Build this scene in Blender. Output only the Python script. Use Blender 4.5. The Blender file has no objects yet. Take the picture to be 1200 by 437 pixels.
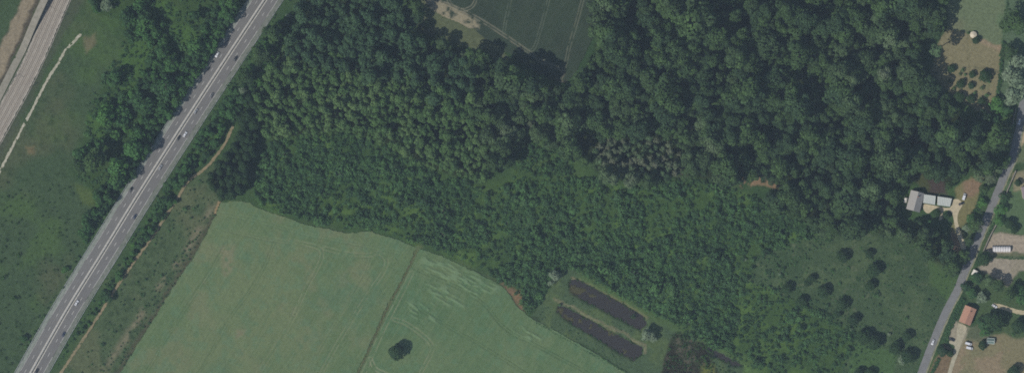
import bpy, math, random
import numpy as np
from mathutils import Vector

SC = bpy.context.scene
COL = SC.collection
S = 0.69                       # metres on the ground for one unit of the survey map
ALT = 2500.0                   # flying height of the survey aircraft

# ------------------------------------------------------------------ camera
cam_d = bpy.data.cameras.new('survey_camera')
cam = bpy.data.objects.new('survey_camera', cam_d); COL.objects.link(cam)
cam.location = (0, 0, ALT)
cam_d.sensor_width = 36.0
cam_d.lens = 36.0 * ALT / (1200 * S)
cam_d.clip_start = 10.0; cam_d.clip_end = 20000.0
SC.camera = cam

# ------------------------------------------------------------------ sky and sun
SUN_EL = math.radians(47)
SH = Vector((0.85, 0.53)).normalized()            # way the shadows fall
w = bpy.data.worlds.new('World'); SC.world = w; w.use_nodes = True
nt = w.node_tree; nt.nodes.clear()
sky = nt.nodes.new('ShaderNodeTexSky'); sky.sky_type = 'NISHITA'; sky.sun_disc = False
sky.sun_elevation = SUN_EL
sky.sun_rotation = math.atan2(-SH.x, -SH.y) % (2 * math.pi)
sky.air_density = 1.2; sky.dust_density = 1.0; sky.ozone_density = 2.0
bg = nt.nodes.new('ShaderNodeBackground'); bg.inputs[1].default_value = 0.072
wo = nt.nodes.new('ShaderNodeOutputWorld')
nt.links.new(sky.outputs[0], bg.inputs[0]); nt.links.new(bg.outputs[0], wo.inputs[0])

sun_d = bpy.data.lights.new('sun', 'SUN'); sun_d.energy = 4.0; sun_d.angle = math.radians(0.53)
sun_d.color = (1.0, 0.965, 0.91)
sun = bpy.data.objects.new('sun', sun_d); COL.objects.link(sun)
ldir = Vector((SH.x * math.cos(SUN_EL), SH.y * math.cos(SUN_EL), -math.sin(SUN_EL)))
sun.rotation_euler = ldir.to_track_quat('-Z', 'Y').to_euler()
sun.location = (-300, -200, 600)

SC.view_settings.view_transform = 'Standard'; SC.view_settings.look = 'None'
SC.view_settings.exposure = 0.07; SC.view_settings.gamma = 1.0
SC.view_settings.use_curve_mapping = False
SC.render.engine = 'CYCLES'
SC.cycles.use_denoising = False
SC.cycles.max_bounces = 6; SC.cycles.diffuse_bounces = 3; SC.cycles.glossy_bounces = 2
SC.cycles.transmission_bounces = 4; SC.cycles.volume_bounces = 0
SC.cycles.filter_width = 1.75

# ------------------------------------------------------------------ helpers
RNG = np.random.default_rng(11)
random.seed(5)

def P(px, py, z=0.0):
    return Vector(((px - 600.0) * S, (218.5 - py) * S, z))
def PP(pts): return [P(*p) for p in pts]

_tab = np.random.default_rng(3).random((8, 257, 257))
for _t in _tab: _t[256, :] = _t[0, :]; _t[:, 256] = _t[:, 0]
def vnoise(x, y, s, seed=0):
    t = _tab[seed % 8]
    u = (x / s + 37.3 * seed) % 256; v = (y / s + 91.7 * seed) % 256
    i = np.minimum(u.astype(int), 255); j = np.minimum(v.astype(int), 255)
    f = u - i; g = v - j; f = f * f * (3 - 2 * f); g = g * g * (3 - 2 * g)
    return (t[i, j] * (1 - f) + t[i + 1, j] * f) * (1 - g) + (t[i, j + 1] * (1 - f) + t[i + 1, j + 1] * f) * g
def fbm(x, y, s, seed=0, o=4):
    r = 0; a = 0.5; n = 0
    for k in range(o):
        r = r + a * vnoise(x, y, s / 2 ** k, seed + k); n += a; a *= 0.55
    return r / n
def sstep(a, b, x):
    t = np.clip((x - a) / (b - a), 0, 1); return t * t * (3 - 2 * t)
def inpoly(x, y, poly):
    r = np.zeros(np.shape(x), bool); n = len(poly)
    for k in range(n):
        x0, y0 = poly[k]; x1, y1 = poly[(k + 1) % n]
        if y0 == y1: continue
        c = ((y0 > y) != (y1 > y)) & (x < (x1 - x0) * (y - y0) / (y1 - y0) + x0)
        r ^= c
    return r
def dline(x, y, pts):
    d = np.full(np.shape(x), 1e9)
    for (x0, y0), (x1, y1) in zip(pts[:-1], pts[1:]):
        dx, dy = x1 - x0, y1 - y0; L = dx * dx + dy * dy + 1e-9
        t = np.clip(((x - x0) * dx + (y - y0) * dy) / L, 0, 1)
        d = np.minimum(d, (x - x0 - t * dx) ** 2 + (y - y0 - t * dy) ** 2)
    return np.sqrt(d)
def spoly(x, y, poly, soft=2.0):
    """soft polygon mask, 0..1, edge softened over `soft` units"""
    i = inpoly(x, y, poly); d = dline(x, y, list(poly) + [poly[0]])
    return sstep(-soft, soft, np.where(i, d, -d))
def catmull(pts, n=8):
    p = [np.array(q, float) for q in pts]; p = [2 * p[0] - p[1]] + p + [2 * p[-1] - p[-2]]
    out = []
    for k in range(1, len(p) - 2):
        for t in np.linspace(0, 1, n, endpoint=False):
            a, b, c, d = p[k - 1:k + 3]
            out.append(0.5 * (2 * b + (c - a) * t + (2 * a - 5 * b + 4 * c - d) * t ** 2 + (3 * b - a - 3 * c + d) * t ** 3))
    out.append(p[-2]); return [tuple(q) for q in out]

def lin(c):
    c = np.asarray(c, float) / 255.0
    return np.where(c <= 0.04045, c / 12.92, ((c + 0.055) / 1.055) ** 2.4)
AIR = np.array([0.010, 0.016, 0.027])     # light the air itself adds between ground and aircraft
def pc(*c, g=1.0):
    """surface colour that, in sun and through the air, shows as the sRGB value c"""
    return tuple(np.clip((lin(c) - AIR) * np.array([0.90, 0.885, 0.84]) * g, 0.004, 0.9))

# ---- materials
MATS = {}
def new_mat(name):
    m = bpy.data.materials.new(name); m.use_nodes = True; m.node_tree.nodes.clear()
    return m, m.node_tree.nodes, m.node_tree.links
def mat(name, c, rough=0.8, noise=0.25, scale=1.0, c2=None, metal=0.0, bump=0.0, spec=0.3):
    if name in MATS: return MATS[name]
    m, N, L = new_mat(name)
    out = N.new('ShaderNodeOutputMaterial'); b = N.new('ShaderNodeBsdfPrincipled')
    b.inputs['Roughness'].default_value = rough; b.inputs['Metallic'].default_value = metal
    b.inputs['Specular IOR Level'].default_value = spec
    tc = N.new('ShaderNodeTexCoord'); no = N.new('ShaderNodeTexNoise')
    no.inputs['Scale'].default_value = scale; no.inputs['Detail'].default_value = 5
    L.new(tc.outputs['Object'], no.inputs['Vector'])
    r = N.new('ShaderNodeValToRGB'); r.color_ramp.elements[0].position = 0.3; r.color_ramp.elements[1].position = 0.7
    c = np.array(c); k = np.array(c2) if c2 is not None else np.clip(c * (1 + noise), 0, 1)
    a = c if c2 is not None else c * (1 - noise)
    r.color_ramp.elements[0].color = (*a, 1); r.color_ramp.elements[1].color = (*k, 1)
    L.new(no.outputs['Fac'], r.inputs['Fac']); L.new(r.outputs[0], b.inputs['Base Color'])
    if bump:
        bp = N.new('ShaderNodeBump'); bp.inputs['Strength'].default_value = bump
        L.new(no.outputs['Fac'], bp.inputs['Height']); L.new(bp.outputs[0], b.inputs['Normal'])
    L.new(b.outputs[0], out.inputs[0]); MATS[name] = m; return m
def attr_mat(name, rough=0.95, fine=0.35, scale=1.2, spec=0.1):
    """colour from the 'tone' attribute of the surface, broken up by fine procedural grain"""
    m, N, L = new_mat(name)
    out = N.new('ShaderNodeOutputMaterial'); b = N.new('ShaderNodeBsdfPrincipled')
    b.inputs['Roughness'].default_value = rough; b.inputs['Specular IOR Level'].default_value = spec
    a = N.new('ShaderNodeAttribute'); a.attribute_name = 'tone'
    tc = N.new('ShaderNodeTexCoord'); no = N.new('ShaderNodeTexNoise')
    no.inputs['Scale'].default_value = scale; no.inputs['Detail'].default_value = 6; no.inputs['Roughness'].default_value = 0.8
    L.new(tc.outputs['Object'], no.inputs['Vector'])
    mr = N.new('ShaderNodeMapRange'); mr.inputs[1].default_value = 0.32; mr.inputs[2].default_value = 0.68
    mr.inputs[3].default_value = 1 - fine; mr.inputs[4].default_value = 1 + fine
    L.new(no.outputs['Fac'], mr.inputs[0])
    mx = N.new('ShaderNodeVectorMath'); mx.operation = 'SCALE'
    L.new(a.outputs['Color'], mx.inputs[0]); L.new(mr.outputs[0], mx.inputs['Scale'])
    L.new(mx.outputs[0], b.inputs['Base Color'])
    bp = N.new('ShaderNodeBump'); bp.inputs['Strength'].default_value = 0.5; bp.inputs['Distance'].default_value = 0.3
    L.new(no.outputs['Fac'], bp.inputs['Height']); L.new(bp.outputs[0], b.inputs['Normal'])
    L.new(b.outputs[0], out.inputs[0]); return m
LEAFG = 2.0                                # crowns shade themselves: a leaf is paler than the crown it is in
def leaf_mat(name, cols, g=1.0, var=0.28):
    """foliage: tone differs from plant to plant and from leaf clump to leaf clump"""
    m, N, L = new_mat(name)
    out = N.new('ShaderNodeOutputMaterial')
    oi = N.new('ShaderNodeObjectInfo'); ar = N.new('ShaderNodeAttribute'); ar.attribute_name = 'rnd'
    ad = N.new('ShaderNodeMath'); ad.operation = 'ADD'
    L.new(oi.outputs['Random'], ad.inputs[0]); L.new(ar.outputs['Fac'], ad.inputs[1])
    fr = N.new('ShaderNodeMath'); fr.operation = 'FRACT'; L.new(ad.outputs[0], fr.inputs[0])
    ge = N.new('ShaderNodeNewGeometry'); pn = N.new('ShaderNodeTexNoise'); pn.inputs['Scale'].default_value = .022; pn.inputs['Detail'].default_value = 2
    L.new(ge.outputs['Position'], pn.inputs['Vector'])
    st = N.new('ShaderNodeMapRange'); st.inputs[1].default_value = .3; st.inputs[2].default_value = .7; L.new(pn.outputs['Fac'], st.inputs[0])
    bl = N.new('ShaderNodeMix'); bl.data_type = 'FLOAT'; bl.inputs[0].default_value = .5; L.new(fr.outputs[0], bl.inputs[2]); L.new(st.outputs[0], bl.inputs[3])
    r = N.new('ShaderNodeValToRGB'); el = r.color_ramp.elements
    cl = [pc(*c, g=LEAFG * g) for c in cols]
    el[0].color = (*cl[0], 1); el[0].position = 0; el[1].color = (*cl[-1], 1); el[1].position = 1
    for k, c in enumerate(cl[1:-1], 1):
        e = el.new(k / (len(cl) - 1)); e.color = (*c, 1)
    L.new(bl.outputs[0], r.inputs['Fac'])
    av = N.new('ShaderNodeAttribute'); av.attribute_name = 'v'
    mr = N.new('ShaderNodeMapRange'); mr.inputs[3].default_value = 1 - var; mr.inputs[4].default_value = 1 + var
    L.new(av.outputs['Fac'], mr.inputs[0])
    mx = N.new('ShaderNodeVectorMath'); mx.operation = 'SCALE'
    L.new(r.outputs[0], mx.inputs[0]); L.new(mr.outputs[0], mx.inputs['Scale'])
    d = N.new('ShaderNodeBsdfDiffuse'); t = N.new('ShaderNodeBsdfTranslucent')
    L.new(mx.outputs[0], d.inputs[0]); L.new(mx.outputs[0], t.inputs[0])
    ms = N.new('ShaderNodeMixShader'); ms.inputs[0].default_value = 0.22
    L.new(d.outputs[0], ms.inputs[1]); L.new(t.outputs[0], ms.inputs[2]); L.new(ms.outputs[0], out.inputs[0])
    return m

# ---- meshes
def mk_mesh(name, verts, faces, m=None, smooth=False):
    me = bpy.data.meshes.new(name); me.from_pydata([tuple(v) for v in verts], [], faces)
    if m: me.materials.append(m)
    if smooth: me.polygons.foreach_set('use_smooth', [True] * len(me.polygons))
    me.update(); return me
def np_mesh(name, verts, quads, m=None, smooth=False):
    me = bpy.data.meshes.new(name)
    verts = np.asarray(verts, np.float32); quads = np.asarray(quads, np.int32)
    k = quads.shape[1]; n = len(quads)
    me.vertices.add(len(verts)); me.vertices.foreach_set('co', verts.ravel())
    me.loops.add(n * k); me.loops.foreach_set('vertex_index', quads.ravel())
    me.polygons.add(n)
    me.polygons.foreach_set('loop_start', np.arange(n, dtype=np.int32) * k)
    me.polygons.foreach_set('loop_total', np.full(n, k, np.int32))
    if smooth: me.polygons.foreach_set('use_smooth', np.ones(n, bool))
    if m: me.materials.append(m)
    me.update(calc_edges=True); return me
def fattr(me, name, vals):
    a = me.attributes.new(name, 'FLOAT', 'POINT'); a.data.foreach_set('value', np.asarray(vals, np.float32))
def cattr(me, name, cols):
    a = me.attributes.new(name, 'FLOAT_COLOR', 'POINT')
    c = np.ones((len(cols), 4), np.float32); c[:, :3] = cols; a.data.foreach_set('color', c.ravel())
def obj(name, data, parent=None, loc=None, rz=None, scale=None):
    o = bpy.data.objects.new(name, data); COL.objects.link(o)
    if parent: o.parent = parent
    if loc is not None: o.location = loc
    if rz is not None: o.rotation_euler = (0, 0, rz)
    if scale is not None: o.scale = scale
    return o
def tag(o, label, cat, group=None, kind=None):
    o['label'] = label
    if cat: o['category'] = cat
    if group: o['group'] = group
    if kind: o['kind'] = kind
    return o
def struct(o, label=None):
    o['kind'] = 'structure'
    if label: o['label'] = label
    return o
class MB:
    def __init__(s): s.v = []; s.f = []
    def add(s, vs, fs):
        n = len(s.v); s.v += [tuple(v) for v in vs]; s.f += [tuple(i + n for i in f) for f in fs]; return s
    def box(s, x0, x1, y0, y1, z0, z1):
        return s.add([(x0, y0, z0), (x1, y0, z0), (x1, y1, z0), (x0, y1, z0), (x0, y0, z1), (x1, y0, z1), (x1, y1, z1), (x0, y1, z1)],
                     [(0, 3, 2, 1), (4, 5, 6, 7), (0, 1, 5, 4), (1, 2, 6, 5), (2, 3, 7, 6), (3, 0, 4, 7)])
    def cyl(s, c, r, h, n=8, r2=None, axis='z'):
        r2 = r if r2 is None else r2; vs = []
        for k in range(2):
            for i in range(n):
                a = 2 * math.pi * i / n; rr = r if k == 0 else r2
                u, v = rr * math.cos(a), rr * math.sin(a)
                if axis == 'z': vs.append((c[0] + u, c[1] + v, c[2] + k * h))
                else: vs.append((c[0] + u, c[1] + k * h, c[2] + v))
        fs = [(i, (i + 1) % n, n + (i + 1) % n, n + i) for i in range(n)] + [tuple(range(n - 1, -1, -1)), tuple(range(n, 2 * n))]
        return s.add(vs, fs)
    def bar(s, a, b, r, n=5, r2=None):
        a = Vector(a); b = Vector(b); d = (b - a).normalized(); r2 = r if r2 is None else r2
        u = d.orthogonal().normalized(); v = d.cross(u); vs = []
        for p, rr in ((a, r), (b, r2)):
            for i in range(n):
                t = 2 * math.pi * i / n; vs.append(p + (u * math.cos(t) + v * math.sin(t)) * rr)
        return s.add(vs, [(i, (i + 1) % n, n + (i + 1) % n, n + i) for i in range(n)] + [tuple(range(n - 1, -1, -1)), tuple(range(n, 2 * n))])
    def mesh(s, name, m, smooth=False): return mk_mesh(name, s.v, s.f, m, smooth)

def upface(v):
    a = sum(v[i].x * v[(i + 1) % len(v)].y - v[(i + 1) % len(v)].x * v[i].y for i in range(len(v)))
    return tuple(range(len(v))) if a > 0 else tuple(range(len(v) - 1, -1, -1))
def frames(pts):
    """world points and sideways unit vectors (towards the right of the way) along a map polyline"""
    w_ = [P(*p) for p in pts]; out = []
    for i, p in enumerate(w_):
        d = (w_[min(i + 1, len(w_) - 1)] - w_[max(i - 1, 0)]).normalized()
        out.append((p, Vector((d.y, -d.x, 0)), d))
    return out
def resample(pts, step):
    p = np.array(pts, float); seg = np.hypot(*np.diff(p, axis=0).T); s = np.r_[0, np.cumsum(seg)]
    n = max(2, int(s[-1] / step)); t = np.linspace(0, s[-1], n)
    return [tuple(q) for q in np.c_[np.interp(t, s, p[:, 0]), np.interp(t, s, p[:, 1])]]
def strip(name, fr, o0, o1, z, m, parent=None, z1=None, wob=0.0, skirt=None):
    """flat strip between two sideways offsets; z may be a function of the index"""
    vs = []; fs = []
    for i, (p, s, d) in enumerate(fr):
        zz = z(i / (len(fr) - 1)) if callable(z) else z
        a = o0 + (random.uniform(-wob, wob) if wob else 0); b = o1 + (random.uniform(-wob, wob) if wob else 0)
        vs += [p + s * a + Vector((0, 0, zz)), p + s * b + Vector((0, 0, zz if z1 is None else z1))]
        if skirt is not None:
            vs += [p + s * (a - 0.05) + Vector((0, 0, skirt)), p + s * (b + 0.05) + Vector((0, 0, skirt))]
    k = 4 if skirt is not None else 2
    for i in range(len(fr) - 1):
        a = i * k; b = a + k; fs.append((a, a + 1, b + 1, b))
        if skirt is not None: fs += [(a, b, b + 2, a + 2), (a + 1, a + 3, b + 3, b + 1)]
    return obj(name, mk_mesh(name, vs, fs, m), parent)

# ------------------------------------------------------------------ map of the place (map units)
HWY = catmull([(391, -120), (351, -60), (311, 0), (261.5, 75), (212.5, 150), (164.3, 225), (120.5, 296), (79.5, 362), (36.6, 437), (2, 500), (-30, 560)], 8)
RAIL = catmull([(128, -120), (99, -60), (70, 0), (37, 75), (0, 145), (-45, 225)], 8)
RAMP = catmull([(83, -60), (53.5, 0), (40, 28), (27, 57), (14, 82), (0, 110), (-20, 150)], 6)
LROAD = catmull([(1216, 60), (1204, 105), (1198, 125), (1194, 150), (1186, 185), (1177, 205), (1168.5, 226), (1160, 247), (1146.5, 279), (1138, 300), (1129.5, 320), (1121.5, 340), (1107, 368), (1093.5, 400), (1082, 430), (1066, 475)], 6)
WPATH = catmull([(95, 40), (88, 48), (76, 60), (68, 75), (55, 95), (38, 128), (25, 152), (8, 185), (-12, 222)], 5)
OPATH = catmull([(273, 148), (262, 171), (242, 196), (221, 212), (209, 231), (196, 251), (190, 260), (171.5, 287), (147, 321), (123.5, 357), (92.6, 405), (72, 436), (45, 480)], 5)
FIELD1 = [(258, 237), (272, 235), (290, 237), (315, 248), (340, 256), (362, 264), (385, 268), (405, 272), (418, 272), (432, 270), (460, 278), (489, 290), (470, 329), (452, 362), (438, 394), (418, 437), (398, 480), (110, 480), (140, 437), (158, 408), (180, 373), (210, 325), (232, 292), (245, 268)]
FIELD2 = [(491.8, 290.5), (515, 298), (540, 310), (566, 322), (587, 333), (598, 345), (608, 360), (622, 372), (650, 386), (684, 405), (712, 422), (737, 438), (790, 480), (400.5, 480), (420.6, 437), (440, 396), (455, 363), (473, 328)]
FIELD3 = [(488, -60), (497, 2), (508, 14), (524, 22), (540, 29), (556, 36), (575, 50), (600, 66), (622, 82), (642, 93), (664, 98), (672, 88), (683, 70), (694, 45), (703, 0), (712, -60)]
WOOD = [(700, -60), (1112, -60), (1104, 0), (1097, 22), (1087, 40), (1080, 58), (1078, 80), (1088, 102), (1110, 121), (1132, 137), (1156, 152), (1178, 164), (1182, 182), (1162, 200), (1146, 206), (1132, 200), (1120, 212), (1112, 222), (1092, 219), (1076, 215), (1048, 214), (1044, 226), (1044, 250), (1060, 264), (1090, 270), (1104, 276), (1112, 296), (1114, 314), (1104, 308), (1082, 296), (1064, 278), (1030, 276), (1000, 268), (962, 272), (930, 250), (905, 236), (905, 217), (868, 210), (840, 214), (796, 204), (760, 214), (712, 210), (690, 190), (668, 182), (650, 170), (632, 160), (612, 168), (596, 196), (585, 196), (590, 176), (560, 165), (560, 110), (545, 70), (520, 50), (508, 34), (492, 18), (482, -60), (482, -60), (478, 18), (494, 38), (530, 54), (552, 60), (576, 72), (604, 78), (630, 98), (664, 108), (684, 86), (697, 55)]
POPLAR = [(352, -60), (472, -60), (466, 12), (488, 42), (512, 62), (545, 72), (560, 110), (562, 165), (588, 178), (582, 200), (566, 214), (530, 204), (486, 190), (450, 168), (402, 152), (360, 156), (322, 164), (308, 150), (300, 122), (312, 92), (330, 62), (352, 30)]
DARKW = [(300, 105), (305, 130), (300, 160), (296, 190), (286, 222), (266, 234), (246, 222), (250, 200), (268, 180), (280, 158), (284, 130)]
THICK = [(316, 166), (360, 158), (402, 155), (450, 171), (486, 193), (530, 207), (568, 217), (600, 208), (632, 205), (668, 205), (712, 213), (760, 217), (800, 209), (850, 219), (905, 240), (930, 253), (960, 275), (915, 290), (885, 300), (880, 330), (930, 352), (975, 372), (1005, 388), (985, 437), (985, 480), (900, 480), (892, 437), (866, 420), (846, 408), (820, 402), (786, 378), (752, 360), (716, 340), (684, 322), (664, 312), (648, 330), (632, 356), (618, 366), (606, 348), (592, 333), (566, 317), (540, 305), (498, 287), (460, 274), (432, 266), (405, 268), (385, 264), (340, 252), (308, 240), (296, 226), (300, 200)]
BELT_L = [(118, -60), (330, -60), (292, -12), (262, 36), (247, 66), (228, 90), (205, 128), (190, 150), (168, 186), (150, 212), (131, 236), (112, 262), (104, 280), (96, 286), (98, 262), (116, 232), (105, 218), (88, 206), (84, 190), (100, 176), (118, 160), (120, 140), (112, 120), (140, 82), (150, 50), (140, 20), (108, 14)]
BELT_R = [(352, 28), (330, 62), (312, 94), (298, 112), (282, 130), (268, 150), (250, 176), (232, 196), (212, 214), (198, 240), (186, 256), (166, 288), (150, 312), (138, 326), (152, 296), (172, 262), (184, 240), (204, 208), (222, 178), (242, 148), (262, 120), (286, 84), (306, 52), (330, 20)]
POND1 = [(667, 328), (676, 327), (697, 338), (720, 351), (740, 362), (756, 372), (758, 380), (750, 387), (736, 379), (716, 369), (697, 359), (680, 350), (668, 342)]
POND2 = [(654, 357), (664, 360), (684, 371), (706, 383), (730, 395), (753, 407), (752, 415), (743, 422), (728, 415), (706, 401), (684, 388), (662, 374), (652, 366)]
MARSH = [(788, 388), (806, 392), (822, 402), (836, 412), (834, 424), (846, 440), (850, 452), (768, 452), (776, 437), (784, 412)]
POND3 = [(828, 404), (846, 412), (864, 421), (870, 428), (860, 428), (844, 420), (828, 411)]
GARDEN = [(1110, 35), (1128, 39), (1146, 44), (1174, 54), (1171, 90), (1168, 112), (1163, 135), (1146, 131), (1128, 118), (1108, 104), (1092, 84), (1096, 66), (1100, 46)]
LAWN = [(1108, -60), (1182, -60), (1180, 0), (1176, 30), (1174, 54), (1146, 44), (1128, 39), (1110, 35)]

# ------------------------------------------------------------------ ground: one sheet with all its soils and swards
def ground():
    x0, x1, y0, y1, r = -475.0, 475.0, -215.0, 215.0, 1.2
    xs = np.arange(x0, x1 + r, r); ys = np.arange(y0, y1 + r, r)
    X, Y = np.meshgrid(xs, ys); px = X / S + 600; py = 218.5 - Y / S
    n1 = fbm(X, Y, 60, 0); n2 = fbm(X, Y, 14, 2); n3 = fbm(X, Y, 4, 4); n4 = fbm(X, Y, 30, 5)
    wx = px + (n2 - .5) * 9 + (n3 - .5) * 4; wy = py + (fbm(X, Y, 14, 6) - .5) * 9 + (fbm(X, Y, 4, 1) - .5) * 4
    C = np.zeros(X.shape + (3,)); Z = np.zeros(X.shape)
    def put(m, c, g=1.0):
        m = np.clip(m, 0, 1)[..., None]; C[:] = C * (1 - m) + np.array(pc(*c, g=g)) * m
    C[:] = pc(62, 86, 64)
    put(sstep(.45, .7, n1), (54, 78, 62)); put(sstep(.5, .75, n2) * .7, (72, 97, 66)); put(sstep(.55, .8, n4) * .6, (80, 94, 74))
    # rough pasture left of the motorway
    past = spoly(wx, wy, [(88, 30), (118, 30), (140, 60), (112, 120), (80, 200), (110, 235), (92, 300), (20, 437), (-60, 480), (-60, 190), (30, 140)], 8)
    put(past, (67, 87, 70)); put(past * sstep(.5, .7, n4), (72, 95, 68)); put(past * sstep(.52, .75, fbm(X, Y, 45, 7)) * .7, (84, 92, 76)); put(past * sstep(.6, .75, n3) * .5, (48, 68, 56))
    put(spoly(wx, wy, [(98, 44), (112, 40), (112, 56), (100, 62)], 3) * .8, (112, 108, 90))
    put(spoly(wx, wy, [(30, 170), (40, 170), (40, 180), (30, 180)], 2) * .8, (112, 104, 84))
    put(spoly(wx, wy, [(85, 215), (110, 225), (112, 240), (95, 238)], 3) * .7, (84, 102, 66))
    # rail side
    put(spoly(wx, wy, [(60, 10), (84, -60), (130, -60), (100, 0), (78, 40), (48, 98), (20, 150), (-20, 220), (-60, 220)], 4) * .8, (76, 84, 76))
    put(spoly(wx, wy, [(40, -60), (84, -60), (50, 0), (14, 75), (-10, 120), (-60, 120)], 3), (84, 82, 78))
    put(spoly(wx, wy, [(52, -60), (75, -60), (42, 0), (10, 72), (-30, 140), (-40, 120), (0, 57), (28, 0)], 2), (138, 129, 114))
    put(spoly(wx, wy, [(-80, -60), (52, -60), (28, 0), (0, 57), (-40, 120), (-80, 120)], 2), (68, 88, 70))
    put(spoly(wx, wy, [(-60, -20), (12, -20), (-2, 12), (-60, 60)], 3), (66, 70, 68))
    # verges and rough strip right of the motorway
    rough = spoly(wx, wy, [(250, 190), (262, 236), (246, 268), (212, 325), (182, 373), (140, 440), (60, 500), (30, 480), (92, 405), (147, 321), (190, 256), (222, 210)], 3)
    put(rough, (76, 94, 74)); put(rough * sstep(.5, .66, n3), (64, 82, 66)); put(rough * sstep(.52, .66, n4) * .7, (94, 102, 82))
    put(np.clip(1 - dline(wx, wy, [(250, 240), (222, 290), (180, 345), (150, 395), (120, 437)]) / 7, 0, 1) * sstep(.42, .6, n2), (116, 114, 98))
    put(np.clip(1 - dline(wx, wy, [(258, 238), (244, 268), (208, 326), (176, 376), (138, 440)]) / 5, 0, 1), (80, 82, 72))
    put(np.clip(1.6 - dline(wx, wy, [(258, 236), (253, 250)]) / 1.6, 0, 1), (152, 134, 106))
    put(np.clip(1.5 - dline(px, py, HWY) / 18, 0, 1) * .55, (74, 92, 76))
    put(np.clip(1.5 - dline(px, py, [(491, 289), (472, 328), (454, 362), (439, 394), (419, 438)]) / 4, 0, 1), (94, 108, 82))
    # floor of the woods
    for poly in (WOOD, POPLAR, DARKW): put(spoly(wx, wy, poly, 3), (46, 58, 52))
    for poly in (BELT_L, BELT_R): put(spoly(wx, wy, poly, 3) * .6, (58, 80, 58))
    for q in ([(168, 6), (200, 0), (214, 20), (196, 26), (172, 22)], [(200, 30), (226, 32), (236, 46), (214, 60), (196, 52)], [(140, 62), (168, 42), (180, 60), (160, 96), (140, 112)], [(104, 138), (122, 120), (126, 160), (110, 168)]):
        put(spoly(wx, wy, q, 4), (70, 98, 64))
    th = spoly(wx, wy, THICK, 3); put(th, (64, 88, 62)); put(th * sstep(.48, .62, n2), (78, 104, 66)); put(th * sstep(.56, .7, n1) * .6, (58, 82, 62))
    put(spoly(wx, wy, [(606, 172), (628, 160), (650, 176), (668, 190), (668, 212), (640, 208), (606, 200)], 4), (70, 92, 64))
    put(spoly(wx, wy, [(566, 212), (600, 208), (640, 240), (700, 250), (650, 275), (590, 256), (560, 236)], 6) * .6, (68, 92, 64))
    put(spoly(wx, wy, [(864, 206), (884, 204), (894, 208), (908, 214), (930, 216), (930, 222), (905, 219), (888, 218), (870, 221)], 1.5) * sstep(.36, .48, n3), (136, 116, 98))
    put(spoly(wx, wy, [(790, 196), (806, 198), (806, 208), (794, 206)], 2), (108, 92, 84))
    # meadow with single trees, right of the thicket
    md = spoly(wx, wy, [(885, 300), (960, 275), (1000, 272), (1062, 282), (1104, 312), (1124, 330), (1108, 360), (1070, 440), (1060, 480), (985, 480), (985, 437), (1005, 388), (930, 352), (880, 330)], 4)
    put(md, (68, 88, 70)); put(md * sstep(.52, .7, n2) * .8, (80, 98, 76)); put(md * sstep(.5, .66, n4) * .6, (58, 80, 64)); put(md * sstep(.66, .8, n3) * .7, (96, 106, 88))
    put(spoly(wx, wy, [(1000, 400), (1050, 410), (1048, 470), (990, 470)], 3), (72, 98, 70))
    put(spoly(wx, wy, [(1090, 300), (1126, 330), (1112, 356), (1092, 330)], 3) * .7, (74, 100, 68))
    # brown hollow behind the grey house
    put(spoly(wx, wy, [(1076, 208), (1104, 210), (1112, 228), (1086, 226)], 3), (74, 68, 70)); put(spoly(wx, wy, [(1072, 206), (1086, 207), (1088, 224), (1076, 220)], 2), (72, 80, 62))
    put(spoly(wx, wy, [(1056, 160), (1086, 158), (1090, 172), (1062, 172)], 3), (90, 74, 70))
    # ponds with their banks
    bank = spoly(wx, wy, [(640, 345), (664, 312), (690, 322), (752, 360), (790, 380), (830, 402), (880, 428), (900, 480), (770, 480), (738, 437), (684, 404), (622, 371)], 2)
    put(bank, (72, 92, 74)); put(bank * sstep(.5, .7, n2), (82, 100, 74))
    put(np.clip(1.8 - dline(wx, wy, [(650, 350), (668, 358), (700, 376), (730, 391), (757, 405), (756, 412)]) / 1.1, 0, 1) * .75, (122, 120, 100))
    put(np.clip(1.5 - dline(wx, wy, [(668, 325), (697, 336), (742, 361), (760, 372)]) / 1.3, 0, 1) * .8, (118, 112, 92))
    put(np.clip(1.6 - dline(px, py, [(682, 324), (720, 342), (760, 366), (800, 388), (830, 400), (866, 418), (890, 437)]) / 5, 0, 1) * .7, (78, 102, 70))
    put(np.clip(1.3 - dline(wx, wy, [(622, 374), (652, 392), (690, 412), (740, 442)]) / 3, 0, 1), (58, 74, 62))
    put(np.clip(1.4 - dline(wx, wy, [(590, 334), (604, 346), (611, 360)]) / 5, 0, 1) * sstep(.3, .5, n2), (112, 96, 82)); put(np.clip(1.4 - dline(wx, wy, [(606, 346), (610, 352)]) / 6, 0, 1), (120, 102, 84))
    for poly, c in ((POND1, (62, 64, 58)), (POND2, (64, 64, 58))):
        m = spoly(px + (n3 - .5) * 3, py + (n2 - .5) * 3, poly, 1.2); put(m, c); Z -= m * 1.5
    weed = np.maximum(spoly(wx, wy, [(667, 330), (700, 345), (700, 358), (668, 342)], 3) * sstep(.36, .6, n3), spoly(px, py, POND1, 2) * sstep(.7, .8, n3)); Z += weed * 1.25
    weed2 = np.maximum(spoly(wx, wy, [(654, 358), (690, 376), (690, 392), (655, 368)], 3) * sstep(.4, .6, n3), spoly(px, py, POND2, 2) * sstep(.6, .72, n3)); Z += weed2 * 1.25; put(np.maximum(weed, weed2), (76, 78, 66))
    m = spoly(wx, wy, MARSH, 2); put(m * .9, (56, 62, 58)); put(m * sstep(.45, .6, n2), (50, 54, 55)); put(m * sstep(.58, .7, n3), (84, 84, 78)); Z -= m * .3
    m = spoly(wx, wy, POND3, 1.5); put(m, (56, 66, 70)); Z -= m * 1.2
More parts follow.
